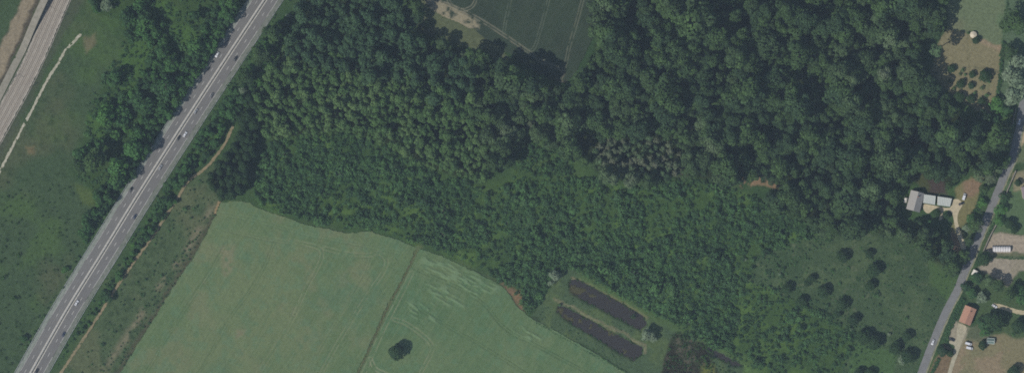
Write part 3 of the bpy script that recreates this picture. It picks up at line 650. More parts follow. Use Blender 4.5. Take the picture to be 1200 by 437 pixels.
OAK = Kind('broadleaf_tree', [(44, 60, 54), (56, 74, 62), (50, 67, 62), (62, 82, 64), (54, 70, 62), (70, 88, 72), (78, 88, 80)], 5.2, 11, 950, .85, 17, 4.5, 7)
POP = Kind('poplar', [(60, 82, 64), (72, 96, 70), (66, 90, 68), (82, 104, 76), (70, 94, 74)], 2.9, 8.5, 420, .68, 10, 4.5, 7, .82)
POD = Kind('poplar', [(50, 69, 62), (58, 78, 67), (54, 74, 66), (62, 84, 70)], 3.1, 9, 440, .7, 10, 5.0, 7)
BEL = Kind('roadside_tree', [(52, 76, 62), (58, 86, 64), (50, 70, 62), (64, 94, 64), (54, 80, 66)], 4.2, 8, 640, .78, 13, 1.2, 6, 1.12)
DRK = Kind('dark_tree', [(44, 60, 58), (48, 66, 58), (50, 68, 62)], 4.0, 9, 950, .75, 20, .8, 5)
GRY = Kind('grey_crowned_tree', [(78, 96, 80), (70, 90, 74), (86, 92, 84), (74, 94, 76), (66, 86, 68)], 2.9, 6.5, 480, .58, 10, 6.5, 7, .95)
PAL = Kind('willow', [(84, 100, 86), (94, 108, 96), (80, 98, 82)], 4.0, 7, 620, .7, 13, 1.0, 4)
SHR = Kind('shrub', [(46, 66, 58), (56, 78, 64), (50, 71, 62), (62, 88, 66), (56, 78, 66), (70, 94, 70)], 1.9, 3.2, 130, .52, 7, .0, 10, 1.12, .24)

DRS = Kind('dark_shrub', [(46, 64, 56), (52, 74, 58), (56, 80, 60)], 1.9, 3.2, 90, .6, 5, .05, 4)
DRS_ = DRS
def wood_fill(kind, pts, sc, hr, limit, label, group, stuff_name, stuff_label, tone=None, seed=2, zoff=0.0, nm=None):
    g = np.random.default_rng(seed); rows = []
    for (x, y) in pts:
        s_ = g.uniform(*sc) if len(sc) == 2 else sc[0] * math.exp(g.normal(0, sc[2])); rows.append((x, y, zoff, s_, g.uniform(*hr), g.uniform(0, 6.28)))
    inside = [r for r in rows if in_frame(r[0], r[1])]; inside.sort(key=lambda r: -r[3])
    singles = inside[:limit]; ss = set(map(id, singles)); rest = [r for r in rows if id(r) not in ss]
    for i, r in enumerate(singles):
        k = int(g.integers(len(kind.crowns))); lb = label(r) if callable(label) else label
        o_ = obj(nm or kind.name, None, loc=r[:3], rz=r[5], scale=(r[3], r[3], r[3] * r[4])); tag(o_, lb, 'shrub' if kind is SHR else 'tree', group)
        obj('crown' if kind is not SHR else 'foliage', kind.crowns[k], o_); obj('trunk' if kind is not SHR else 'stem', kind.trunks[k], o_)
    if rest:
        me = many_mesh(stuff_name, kind.arr, rest, kind.mat, seed); tag(obj(stuff_name, me), stuff_label, 'scrub' if kind in (SHR, DRS) else 'wood', None, 'stuff')

GREY = [(696, 172), (714, 159), (745, 157), (778, 165), (799, 182), (798, 200), (770, 210), (735, 209), (704, 200)]
SANDY = [(868, 206), (884, 203), (892, 208), (912, 213), (910, 219), (886, 218), (872, 221)]
GLADE = [(606, 172), (628, 158), (650, 172), (672, 186), (672, 212), (640, 208), (606, 200)]
BROWN = [(1074, 206), (1104, 206), (1116, 232), (1088, 228), (1060, 226)]
DARKG = [[(676, 150), (700, 150), (704, 180), (684, 186)], [(1040, 262), (1062, 250), (1072, 262), (1056, 276)], [(940, 236), (968, 240), (964, 262), (944, 256)], [(1054, 158), (1086, 158), (1092, 172), (1060, 172)]]
LMW = [((600, 75), 'the dark field'), ((690, 60), 'the dark field'), ((745, 185), 'the grey-crowned plot'), ((888, 212), 'the sandy bare patch'), ((1130, 75), 'the tan orchard garden'), ((1085, 233), 'the grey gabled house'), ((638, 185), 'the grassy glade'), ((1180, 185), 'the bend of the lane'), ((985, 320), 'the tree-dotted meadow')]
LMP = [((311, 30), 'the motorway'), ((500, 5), 'the straw patch'), ((640, 180), 'the grassy glade'), ((300, 190), 'the dark grove'), ((440, 215), 'the thicket')]
LMB = [((38, 120), 'the white path'), ((96, 190), 'the dark pasture-side tree'), ((234, 57), 'the large round tree'), ((150, 215), 'the dark left-hand car'), ((285, -10), 'the upper picture edge')]
LMR = [((262, 171), 'the top of the earth path'), ((209, 231), 'the bend of the earth path'), ((150, 315), 'the lower earth path'), ((320, 60), 'the poplar plantation')]
LMT = [((250, 195), 'the dark grove'), ((350, 262), 'the left pale field'), ((440, 160), 'the poplar plantation'), ((545, 312), 'the lone-tree field'), ((640, 190), 'the grassy glade'), ((710, 355), 'the ponds'), ((745, 190), 'the grey-crowned plot'), ((888, 215), 'the sandy bare patch'), ((950, 335), 'the tree-dotted meadow'), ((840, 420), 'the marshy hollow')]
def near_label(kind_words, marks, mid):
    """label of a tree among many: its size, kind and place next to the closest landmark"""
    def f(r):
        px = r[0] / S + 600; py = 218.5 - r[1] / S
        (lx, ly), nm_ = min(marks, key=lambda m: (m[0][0] - px) ** 2 + (m[0][1] - py) ** 2)
        dx, dy = px - lx, py - ly; far = math.hypot(dx, dy)
        way = ('right of' if dx > 0 else 'left of') if abs(dx) > abs(dy) else ('below' if dy > 0 else 'above')
        dist = 'close' if far < 40 else ('some way' if far < 90 else 'farther')
        size = 'large' if r[3] > mid * 1.12 else ('middle-sized' if r[3] > mid * .98 else 'smaller')
        return f'{size} {kind_words}, {dist} {way} {nm_}'
    return f
w_label = near_label('broadleaf tree of the big wood', LMW, 1.3)
pts = scatter([WOOD], 6.0, 21, .45, [GREY, SANDY, GLADE, BROWN] + DARKG)
g_ = np.random.default_rng(14); pts = [p for p in pts if g_.random() > .06]
wood_fill(OAK, pts, (1.04, 0, .38), (.72, 1.4), 300, w_label, 'broadleaf trees of the large wood', 'woodland', 'closely grown smaller broadleaf trees filling the large dark wood')
p_label = near_label('narrow poplar of the plantation', LMP, 1.55)
pts = scatter([POPLAR], 4.3, 22, .35); g_ = np.random.default_rng(4)
split = lambda p: 218.5 - p[1] / S + g_.normal(0, 9) + (p[0] / S + 600 - 330) * -.22 > 62
up = [split(p) for p in pts]
wood_fill(POP, [p for p, k in zip(pts, up) if k], (1.32, 0, .2), (.75, 1.1), 170, p_label, 'poplars of the plantation', 'plantation', 'closely planted smaller pale poplars in the lower part of the plantation')
wood_fill(POD, [p for p, k in zip(pts, up) if not k], (1.3, 0, .24), (.8, 1.3), 130, p_label, 'poplars of the plantation', 'plantation', 'closely planted smaller dark poplars in the upper part of the plantation', seed=5)
pts = scatter([BELT_L], 4.8, 23, .4, [[(168, 6), (200, -2), (216, 20), (196, 28), (172, 22)], [(198, 30), (226, 30), (238, 46), (214, 62), (196, 54)], [(136, 62), (168, 40), (182, 62), (162, 98), (138, 114)], [(100, 138), (124, 116), (128, 160), (110, 170)]])
P_ = np.array(pts); dn = fbm(P_[:, 0], P_[:, 1], 26, 1); dh = dline(P_[:, 0] / S + 600, 218.5 - P_[:, 1] / S, HWY); pts = [tuple(p) for p in P_[(dn > .47) | (dh < 40)]]
wood_fill(BEL, pts, (.92, 0, .32), (.9, 1.3), 300, near_label('green tree of the belt', LMB, .95), 'trees in the belt left of the motorway', 'tree_belt', 'trees of the roadside belt beyond the upper picture edge')
pts = scatter([BELT_R], 4.4, 24, .4)
wood_fill(BEL, pts, (.75, 0, .3), (.8, 1.2), 300, near_label('tree on the motorway bank', LMR, .8), 'trees on the bank right of the motorway', 'tree_bank', 'roadside trees of the bank beyond the picture edge', nm='bank_tree')
pts = scatter([DARKW], 4.4, 25, .3)
wood_fill(DRK, pts, (1.0, 0, .2), (1.2, 1.6), 300, near_label('very dark tree of the narrow grove', [((262, 171), 'the earth path'), ((258, 237), 'the pale field corner'), ((315, 110), 'the poplars'), ((310, 200), 'the thicket')], 1.0), 'very dark trees by the earth path', 'grove', 'dark trees of the grove')
pts = scatter([GREY], 4.5, 26, .25)
wood_fill(GRY, pts, (1.12, 0, .18), (.95, 1.2), 300, near_label('grey-green crown of the round plot', [((700, 185), 'its left end'), ((796, 190), 'its right end'), ((745, 158), 'its upper edge'), ((750, 209), 'its lower edge')], 1.05), 'grey crowned trees of the small plot', 'plot', 'grey crowned trees of the plot')
s_label = near_label('shrub of the thicket', LMT, 1.75)
CLEAR = [[(566, 216), (596, 212), (632, 236), (620, 250), (590, 246)], [(640, 286), (664, 284), (660, 296), (640, 296)]]
pts = scatter([THICK], 2.2, 27, .6)
g_ = np.random.default_rng(8); P_ = np.array(pts); dn = .6 * fbm(P_[:, 0], P_[:, 1], 14, 3) + .4 * fbm(P_[:, 0], P_[:, 1], 40, 5); dens = sstep(.4, .54, dn) * .66 + .34
pxs = P_[:, 0] / S + 600; pys = 218.5 - P_[:, 1] / S
dens *= np.where((pys > 285) & (pxs > 860), .55, 1.0) * np.where((pxs > 560) & (pxs < 720) & (pys < 275), .75, 1)
pts = [tuple(p) for p in P_[g_.random(len(P_)) < dens]] + scatter([GLADE], 2.6, 77, .5)
wood_fill(SHR, pts, (.95, 0, .42), (.22, 1.2), 300, s_label, 'larger shrubs of the thicket', 'thicket', 'dense green thicket of small shrubs between poplar plantation and fields')
pts = scatter([[(880, 300), (940, 276), (985, 280), (960, 300), (920, 312), (915, 335), (960, 352), (1010, 376), (1020, 392), (1000, 437), (980, 437), (1000, 392), (930, 356), (876, 336)]], 2.8, 41, .5); P_ = np.array(pts); pts = [tuple(p) for p in P_[g_.random(len(P_)) < .55]]
wood_fill(SHR, pts, (.6, 0, .4), (.3, 1.0), 0, '', '', 'edge_scrub', 'loose shrubs where the thicket thins out into the meadow')
# scattered low scrub: pasture, verges, rough strip, meadow, banks
ROUGHS = [[(252, 205), (262, 234), (244, 268), (210, 325), (180, 372), (140, 437), (85, 437), (147, 330), (192, 262), (224, 215)]]
pts = scatter(ROUGHS, 3.2, 31, .4); g_ = np.random.default_rng(9); P_ = np.array(pts); dn = fbm(P_[:, 0], P_[:, 1], 12, 5)
d_ = dline(P_[:, 0] / S + 600, 218.5 - P_[:, 1] / S, [(258, 238), (244, 268), (208, 326), (176, 376), (138, 440)])
pts = [tuple(p) for p in P_[g_.random(len(P_)) < np.where(d_ < 16, .8, .34)]]
wood_fill(SHR, pts, (.50, 0, .35), (.5, 1.0), 0, '', '', 'rough_scrub', 'low scrub and brambles on the rough strip between earth path and pale field')
pts = scatter([[(30, 205), (100, 225), (98, 300), (10, 437), (-30, 437), (-30, 230)]], 5.0, 32, .5); P_ = np.array(pts); pts = [tuple(p) for p in P_[g_.random(len(P_)) < .55]]
wood_fill(DRS, pts, (.42, 0, .4), (.7, 1.2), 0, '', '', 'pasture_scrub', 'small dark bushes dotted over the rough pasture left of the motorway')
pts = scatter([BELT_L, [(104, 120), (150, 40), (126, 170), (100, 180)]], 2.7, 33, .4); P_ = np.array(pts); pts = [tuple(p) for p in P_[g_.random(len(P_)) < .65]]
wood_fill(SHR, pts, (.85, 0, .35), (.4, .9), 0, '', '', 'belt_scrub', 'bright green bushes in the clearings of the roadside belt')
pts = scatter([[(890, 300), (960, 276), (1000, 274), (1062, 284), (1104, 314), (1120, 332), (1104, 360), (1070, 437), (1000, 437), (1006, 388), (930, 352), (884, 330)]], 3.2, 34, .5); P_ = np.array(pts); dn = fbm(P_[:, 0], P_[:, 1], 20, 6)
pts = [tuple(p) for p in P_[g_.random(len(P_)) < .3 + .45 * (dn > .52)]]
wood_fill(SHR, pts, (.42, 0, .45), (.3, .8), 0, '', '', 'meadow_scrub', 'low tufts and seedlings in the meadow of single trees')
pts = scatter([[(652, 340), (664, 345), (740, 388), (738, 394), (700, 374), (652, 349)], [(640, 350), (652, 372), (738, 428), (744, 440), (690, 412), (630, 372)], MARSH, [(826, 420), (870, 436), (880, 450), (830, 450)]], 2.6, 35, .4); P_ = np.array(pts); pts = [tuple(p) for p in P_[g_.random(len(P_)) < .5]]
wood_fill(SHR, pts, (.34, 0, .3), (.4, .9), 0, '', '', 'bank_scrub', 'reeds and low scrub on the banks of the ponds')
pts = []
for (x, y, ) in [(p.x + random.uniform(-1, 1), p.y + random.uniform(-.8, .8)) for p, s, d in frames(resample(catmull([(490.5, 290), (471, 328), (453, 362), (438.5, 394), (418.5, 438)], 6), 1.6))]: pts.append((x, y))
wood_fill(SHR, [p for p in pts if random.random() < .55], (.2, 0, .4), (.5, .9), 0, '', '', 'margin_scrub', 'weeds along the boundary between the two pale fields')
for off, poly_, nm, lb in ((13.5, None, 'verge_scrub', 'bushes along the left verge of the motorway'), (-14.5, None, 'verge_scrub', 'bushes along the right verge of the motorway')):
    pts = [(p + s * (off + random.uniform(-1.2, 2.0) * (1 if off > 0 else -1))) for p, s, d in frames(resample(HWY, 3.4)) if random.random() < (.30 if off > 0 else .6)]
    wood_fill(SHR, [(q.x, q.y) for q in pts], (.6, 0, .4), (.5, 1.0), 0, '', '', nm, lb)
# growth on the slope between the motorway and the earth path, lower stretch
pts = scatter([[(196, 236), (206, 236), (172, 284), (146, 320), (122, 354), (98, 392), (90, 392), (120, 345), (150, 298)]], 3.4, 36, .4)
wood_fill(BEL, [p for p in pts if random.random() < .8], (.42, 0, .3), (.7, 1.1), 300, 'small roadside tree on the lower bank between motorway and earth path, beside the pale field', 'small trees on the lower bank', 'bank_trees', 'small trees', nm='verge_tree')

# single trees: map x, y, crown radius in map units, kind, label
def single(px, py, r, kind, label, hf_=1.0, cat='tree', name=None, sx=1.0, group=None):
    p = P(px, py); return kind.tree(p.x, p.y, r * S / (kind.r * .82), hf_, label, group, name, cat, 0.0, sx)
pts = scatter([MARSH, [(824, 398), (868, 420), (880, 432), (864, 424), (826, 406)], [(826, 420), (866, 438), (880, 450), (826, 450)]], 2.8, 38, .5); P_ = np.array(pts); pts = [tuple(p) for p in P_[g_.random(len(P_)) < .7]]
wood_fill(DRS, pts, (.6, 0, .4), (.5, 1.3), 0, '', '', 'marsh_scrub', 'dark bushes and reeds growing in the marshy hollow beside the ponds')
for a, b, r, lb in ((847, 229, 2, 'upper pale bush of the two in the upper right thicket'), (854.5, 237, 2, 'lower pale bush of the two in the upper right thicket'), (838, 248, 1.8, 'small pale bush left of the two pale ones in the upper thicket'), (818, 320, 1.8, 'small pale bush in the middle of the right thicket'), (853, 333, 1.6, 'tiny pale bush where the right thicket thins out'), (874, 304, 1.8, 'small pale bush at the thicket edge above the meadow'), (914, 321, 1.8, 'small pale bush at the left end of the meadow'), (807, 378, 1.8, 'small pale bush above the marshy hollow'), (1042, 391, 2.2, 'small pale heap between the meadow trees near the lane'), (997, 385, 2, 'small pale bush at the lower thicket corner')):
    single(a, b, r, PAL, lb, .8, 'shrub', 'pale_shrub', group='pale bushes in thicket and meadow')
single(465, 412, 9, DRK, 'lone dark round tree standing in the pale field, ringed by a wheel track', .75)
MT = [(922, 338, 6, 'leftmost dark tree of the meadow, next to the thicket edge'), (950, 326, 5, 'ragged dark tree of the meadow, highest of the left cluster'), (946, 331, 4, 'small dark tree just below the ragged tree of the left meadow cluster'), (964, 341, 7, 'largest round dark tree of the left meadow cluster'), (938, 352, 6, 'round dark tree at the bottom of the left meadow cluster'),
      (986, 357, 7, 'upper tree of the touching pair in the middle of the meadow'), (980, 367, 5, 'lower tree of the touching pair in the middle of the meadow'), (1000, 374, 6, 'round dark tree right of the touching pair in the meadow'), (987, 300, 7, 'wide dark tree at the upper edge of the meadow, left one of two'), (1018, 297, 5, 'dark tree at the upper edge of the meadow, right one of two'),
      (1023, 317, 8, 'large round dark tree, upper of two in the right half of the meadow'), (1019, 334, 6, 'dark tree, lower of two in the right half of the meadow'), (1012, 394, 8, 'dark tree at the left end of the row in the lower meadow'), (1024, 401, 8, 'second dark tree from the left in the row of the lower meadow'), (1048, 407, 7, 'third dark tree in the row of the lower meadow'), (1062, 393, 6, 'lone round dark tree near the lane in the lower meadow'), (1063, 417, 8, 'dark tree behind the pale willow beside the lane'), (1006, 437, 6, 'left tree of the two cut by the lower picture edge in the meadow'), (1019, 437, 6, 'right tree of the two cut by the lower picture edge in the meadow')]
for a, b, r, lb in MT: single(a, b, r, DRK, lb, .62, group='single trees of the meadow')
single(1055, 421, 6, PAL, 'pale grey green willow beside the lane in the lower meadow', .7)
single(651, 324, 7, PAL, 'silvery willow at the upper left corner of the ponds'); single(646, 331, 4, PAL, 'small silvery willow bush beside the large willow by the ponds')
single(757, 391, 8, PAL, 'silvery willow between the right ends of the two long ponds'); single(764, 395, 5, PAL, 'smaller silvery willow at the right end of the upper pond')
single(656, 357, 2.5, SHR, 'small dark bush at the left tip of the lower pond', 1, 'shrub'); single(742, 371, 3, SHR, 'dark bush on the upper bank of the upper pond', 1, 'shrub')
single(234, 57, 12, BEL, 'large round tree on the left motorway verge beside the white car', 1.1); single(160, 175, 13, BEL, 'large roadside tree shading the left hard shoulder halfway down', 1.1)
single(139, 211, 11, BEL, 'round roadside tree shading the left hard shoulder, lower one', 1.05); single(112, 188, 13, OAK, 'large dark tree at the pasture side of the roadside belt', .9); single(96, 196, 10, OAK, 'leftmost dark tree of the roadside belt, standing in the pasture', .9)
single(127, 8, 7, PAL, 'greyish tree at the top left of the roadside belt', .9); single(196, 104, 13, BEL, 'broad green tree in the middle of the roadside belt')
single(77, 316, 4, BEL, 'small bush beside the left shoulder low on the motorway', .6); single(28, 396, 5, BEL, 'dark bush at the left verge near the lower picture edge', .6)
single(338, 20, 3, PAL, 'pale bush on the verge right of the motorway near the upper edge', .6); single(285, 108, 5, PAL, 'pale green tree on the bank right of the motorway', .8)
single(127, 347, 6, BEL, 'dark round bush where the earth path bends, beside the motorway', .8); single(140, 324, 5, BEL, 'small round tree beside the earth path above the dark round bush', .8)
# wood outliers
single(1094, 37, 10, OAK, 'bright broadleaf tree jutting from the wood into the tan garden', .9); single(1093, 61, 8, GRY, 'greyish round tree at the wood edge beside the tan garden', 1.1); single(518, 52, 8, OAK, 'tree jutting from the wood towards the pale straw patch of the dark field')
for a, b, r, lb in ((322, 40, 11, 'tall dark tree on the motorway bank, uppermost of three'), (306, 66, 11, 'tall dark tree on the motorway bank, middle one of three'), (290, 92, 10, 'tall dark tree on the motorway bank, lowest of three')): single(a, b, r, OAK, lb, 1.1, group='tall trees on the motorway bank')
single(588, 172, 12, OAK, 'tall broad tree at the wood corner shading the ground left of the glade', 1.25); single(578, 190, 11, OAK, 'tall tree below the broad one at the wood corner beside the glade', 1.2)
# garden and lane trees
single(1184, 27, 14, OAK, 'big smooth round tree between the lawn and the lane, at the upper right', .75); single(1180, 62, 9, OAK, 'round grey green tree below the big one on the garden boundary', .7)
for k, (a, b, r) in enumerate(((1190, 72, 12), (1186, 92, 14), (1184, 112, 13))): single(a, b, r, PAL, ('pale grey tree beside the lane, uppermost of the three', 'pale grey tree beside the lane, middle one of the three', 'pale grey tree beside the lane, lowest of the three')[k], .9, group='pale grey trees by the lane')
GS = [(1114.8, 81, 4.5), (1128, 83, 3), (1125, 87.5, 2.2), (1131, 88, 2), (1139, 88, 4), (1153, 89.5, 7), (1125, 98.5, 5), (1113.3, 95.3, 2.5), (1138, 100.5, 4), (1159, 96.5, 2), (1117.6, 103.6, 2.6), (1150.5, 103.7, 3), (1141.6, 109, 2.5), (1156, 112, 3), (1137, 116.3, 5), (1150, 118.7, 4.5), (1163, 121.6, 2.6), (1096, 86, 2.4), (1143.5, 48, 4.5), (1134, 39, 2.2), (1123.6, 114, 6)]
for k, (a, b, r) in enumerate(GS):
    if r >= 4: lb = {0: 'round bush in the upper left of the orchard garden', 4: 'bush just left of the largest garden tree', 5: 'largest round tree of the tan orchard garden', 6: 'dark round bush in the centre of the orchard garden', 8: 'round bush below the largest garden tree', 14: 'left bush of the two near the bottom of the orchard garden', 15: 'right bush of the two near the bottom of the orchard garden', 18: 'dark bush against the cream garden tent', 20: 'dark tree at the lower left corner of the orchard garden'}[k]
    else: lb = 'small young fruit bush in the tan orchard garden'
    single(a, b, r, DRK if r >= 4 else SHR, lb, .55 if r >= 4 else .8, 'shrub' if r < 6 else 'tree', 'garden_bush' if r < 6 else 'garden_tree', group='bushes of the orchard garden')
LT = [(1168, 124, 9, BEL, 'leafy tree below the orchard garden beside the lane'), (1178, 130, 8, BEL, 'leafy tree at the lane, right below the pale grey trees'), (1162, 140, 7, BEL, 'bright yellowish green tree below the orchard garden'), (1150, 138, 8, OAK, 'tree at the bottom corner of the orchard garden'), (1178, 150, 8, OAK, 'tree casting deep shade on the lane below the parked white car'),
      (1152, 303, 8, DRK, 'dark round tree at the lane corner of the gravel lot'), (1187.5, 268, 5, DRK, 'dark oblong tree behind the upper gravel lot'), (1172, 246, 7, BEL, 'tree right of the lane in the green plot, upper one'), (1170, 258, 6, BEL, 'tree right of the lane in the green plot, middle one'), (1182, 262, 6, DRK, 'dark tree at the bottom of the green plot'), (1176, 232, 6, BEL, 'tree beside the lane wall near the cream yard'), (1192, 214, 4, DRK, 'small dark bush in the cream yard at the right edge'),
      (1144, 326, 7, BEL, 'tree just below the small white hut at the lane'), (1156, 328, 7, OAK, 'dark tree at the lower edge of the gravel lot'), (1168, 334, 7, OAK, 'tree in the cluster between gravel lot and red roofed house, middle'), (1150, 348, 7, PAL, 'yellowish pale tree above the red roofed house'), (1138, 344, 7, BEL, 'tree between lane and yellowish tree'), (1180, 344, 8, OAK, 'broad tree right of the cluster above the curved drive'), (1192, 338, 7, BEL, 'tree at the right edge above the curved drive'), (1130, 336, 6, BEL, 'tree leaning over the lane below the white hut'), (1196, 350, 7, BEL, 'lowest tree of the cluster at the right edge'),
      (1164, 376, 11, DRK, 'big dark tree right of the red roofed house'), (1150, 378, 7, BEL, 'green tree between the red roofed house and the big dark tree'), (1154, 388, 6, BEL, 'green bush below the big dark tree'), (1192, 382, 8, DRK, 'dark tree at the right edge below the curved drive'), (1187, 435, 7, DRK, 'dark tree cut by the lower picture edge at the right'), (1150, 404, 5, DRK, 'dark round bush beside the small glass house'), (1103, 411, 6, DRK, 'dark bush between the lane and the gravel drive'), (1113, 414, 4, DRK, 'small reddish dark bush at the foot of the gravel drive'), (1187, 391, 2.5, SHR, 'small round bush in the dry grass right of the glass house'),
      (1108.5, 252.5, 4, DRK, 'dark reddish round bush inside the loop of the cream drive'), (1097, 249, 4.5, DRK, 'dark bush in front of the blue grey sheds'), (1132, 266, 5, PAL, 'pale green tree between the cream drive and the lane'), (1138, 256, 6, BEL, 'tree between the dry garden and the lane, upper one'), (1142, 264, 8, OAK, 'dark tree shading the lane opposite the upper gravel lot'), (1150, 238, 6, BEL, 'tree on the lane side of the dry garden'), (1152, 222, 6, OAK, 'dark tree at the top of the dry garden by the lane'), (1158, 208, 8, OAK, 'tall tree shading the lane above the dry garden'), (1134, 282, 6, OAK, 'tree at the end of the cream drive by the lane'), (1128, 300, 7, OAK, 'dark tree left of the lane opposite the gravel lot'), (1118, 318, 7, OAK, 'dark tree left of the lane opposite the white hut'), (1172, 188, 9, OAK, 'tall dark tree shading the bend of the lane'), (1168, 170, 9, OAK, 'tall dark tree left of the upper lane'),
      (1051, 259, 5, OAK, 'tree just below the grey gabled house'), (1076, 262, 6, OAK, 'tree below the yard of the grey gabled house'), (1089, 261, 5, BEL, 'bright green tree below the cream yard'), (1060, 208, 5, BEL, 'bright green tree above the grey gabled house')]
for a, b, r, kd, lb in LT: single(a, b, r, kd, lb, .85 if kd is OAK else .65)
def hedge(pts_, width, height, label, dens=1.0, kind=SHR, name='hedge'):
    fr = frames(resample(pts_, .9)); rows = []
    for p, s, d in fr:
        for k in range(max(1, int(width / 1.1 * dens))):
            q = p + s * random.uniform(-width / 2, width / 2); rows.append((q.x, q.y, 0, random.uniform(.45, .75) * (1 if width > 1.5 else .7), height / 2.6 * random.uniform(.7, 1.3), random.uniform(0, 6.28)))
    tag(obj(name, many_mesh(name, kind.arr, rows, kind.mat, len(rows))), label, 'hedge', 'hedges of the homes by the lane')
hedge([(1177, 50), (1173, 70), (1172, 92), (1168, 118)], 3, 2.0, 'hedge along the right side of the tan orchard garden'); hedge([(1181, 0), (1180, 14)], 1.5, 2, 'short hedge along the right side of the lawn, at the upper picture edge')
hedge([(1128, 350), (1122, 362), (1116, 376), (1110, 390), (1107, 400)], 3.5, 2.0, 'hedge between the lane and the red roofed house')
hedge([(1100, 420), (1092, 437), (1086, 448)], 2.5, 1.6, 'hedge along the lane near the lower picture edge'); hedge([(1172, 302), (1186, 302.5), (1204, 303)], 1.4, 1.2, 'low clipped hedge row between the two gravel lots')
hedge([(1156, 216), (1150, 232), (1143, 248)], 4, 2.5, 'overgrown hedge between the dry garden and the lane'); hedge([(1165, 262), (1158, 276)], 2, 1.6, 'short hedge along the lane beside the upper gravel lot')
hedge([(628, 377), (660, 396), (690, 412), (734, 436)], 1.5, .9, 'thin dark hedge line between the pale field and the lower pond')
def reeds(poly, label):
    ln = list(poly) + [poly[0]]; rows = []
    for p, s_, d in frames(resample(ln, 1.3)):
        if random.random() < .55: q = p + s_ * random.uniform(-1.4, 1.0); rows.append((q.x, q.y, -.9, random.uniform(.25, .6), random.uniform(.6, 1.0), random.uniform(0, 6.28)))
    tag(obj('reeds', many_mesh('reeds', DRS.arr, rows, DRS.mat, len(rows))), label, 'reeds', None, 'stuff')
reeds(POND1, 'ragged reeds and low growth around the upper long pond'); reeds(POND2, 'ragged reeds and low growth around the lower long pond'); reeds(POND3, 'ragged reeds around the dark hollow below the thicket')
hedge([(648, 312), (634, 340), (620, 366)], 2.2, 1.6, 'hedge along the track between thicket and ponds')

# ------------------------------------------------------------------ buildings
wall_c = mat('render_wall', pc(196, 186, 166), .9, .1, .6); glass = mat('window_glass', (.03, .035, .04), .15, .1, 1, spec=.6); joinery = mat('joinery', (.5, .5, .48), .6, .1, 2)
def roof_mat(name, c, c2, axis=1, scale=3.0):
    if name in MATS: return MATS[name]
    m, N, L = new_mat(name); out = N.new('ShaderNodeOutputMaterial'); b = N.new('ShaderNodeBsdfPrincipled'); b.inputs['Roughness'].default_value = .85
    tc = N.new('ShaderNodeTexCoord'); no = N.new('ShaderNodeTexNoise'); no.inputs['Scale'].default_value = .9; no.inputs['Detail'].default_value = 6
    wv = N.new('ShaderNodeTexWave'); wv.bands_direction = 'X' if axis == 0 else 'Y'; wv.inputs['Scale'].default_value = scale; wv.inputs['Distortion'].default_value = .4
    L.new(tc.outputs['Object'], no.inputs[0]); L.new(tc.outputs['Object'], wv.inputs[0])
    mx = N.new('ShaderNodeMix'); mx.data_type = 'RGBA'; mx.inputs[6].default_value = (*c, 1); mx.inputs[7].default_value = (*c2, 1); L.new(no.outputs[0], mx.inputs[0]); L.new(mx.outputs[2], b.inputs['Base Color'])
    bp = N.new('ShaderNodeBump'); bp.inputs['Strength'].default_value = .5; bp.inputs['Distance'].default_value = .06; L.new(wv.outputs['Fac'], bp.inputs['Height']); L.new(bp.outputs[0], b.inputs['Normal'])
    L.new(b.outputs[0], out.inputs[0]); MATS[name] = m; return m
def house(name, c, lx, ly, ang, wh, rh, rm, label, chimney=True, cat='house', over=.35, wm=None):
    """gabled house, ridge along local y; c in map units, lx across, ly along the ridge, in metres"""
    r = obj(name, None, loc=P(*c), rz=ang); tag(r, label, cat); wm = wm or wall_c; X, Y = lx / 2, ly / 2
    mb = MB().add([(-X, -Y, -.2), (X, -Y, -.2), (X, Y, -.2), (-X, Y, -.2), (-X, -Y, wh), (X, -Y, wh), (X, Y, wh), (-X, Y, wh), (0, -Y, wh + rh - .12), (0, Y, wh + rh - .12)],
                  [(0, 1, 5, 8, 4), (1, 2, 6, 5), (2, 3, 7, 9, 6), (3, 0, 4, 7), (0, 3, 2, 1)])
    obj('wall', mb.mesh('wall', wm), r)
    sl = rh / X; t = .16
    for s in (-1, 1):
        ex = X + over; zl = wh - over * sl; yy = Y + over
        v = [(0, -yy, wh + rh), (s * ex, -yy, zl), (s * ex, yy, zl), (0, yy, wh + rh)]; v2 = [(a, b, z + t) for a, b, z in v]
        f = [(0, 1, 2, 3), (7, 6, 5, 4), (0, 4, 5, 1), (1, 5, 6, 2), (2, 6, 7, 3), (3, 7, 4, 0)]
        if s > 0: f = [q[::-1] for q in f]
        rf_ = obj('roof_slope', MB().add(v + v2, f).mesh('roof_slope', rm), r)
        if s > 0 and chimney:
            cz = wh + rh; cb = MB().box(.3, 1.0, Y * .5 - .35, Y * .5 + .35, cz - 1.0, cz + .9).box(.24, 1.06, Y * .5 - .41, Y * .5 + .41, cz + .9, cz + 1.0)
            obj('chimney', cb.mesh('chimney', mat('chimney_brick', pc(150, 112, 96), .9, .15, 4)), rf_)
    obj('ridge_cap', MB().box(-.16, .16, -Y - over, Y + over, wh + rh + .08, wh + rh + .24).mesh('ridge_cap', rm), r)
    for s in (-1, 1):
        for k in range(max(2, int(ly / 4))):
            y = -Y + ly * (k + .5) / max(2, int(ly / 4))
            if s < 0 and k == 0:
                d_ = obj('door', MB().box(-X - .06, -X - .01, y - .5, y + .5, 0, 2.1).mesh('door', joinery), r); obj('handle', MB().box(-X - .12, -X - .06, y + .35, y + .42, 1.0, 1.1).mesh('handle', steel), d_); continue
            w_o = obj('window', MB().box(min(s * X, s * (X + .05)) + s * .005, max(s * X, s * (X + .05)) + s * .005, y - .6, y + .6, 1.0, 2.2).mesh('window', joinery), r)
            a = s * (X + .055); b = s * (X + .07); obj('pane', MB().box(min(a, b), max(a, b), y - .5, y + .5, 1.1, 2.1).mesh('pane', glass), w_o)
    return r
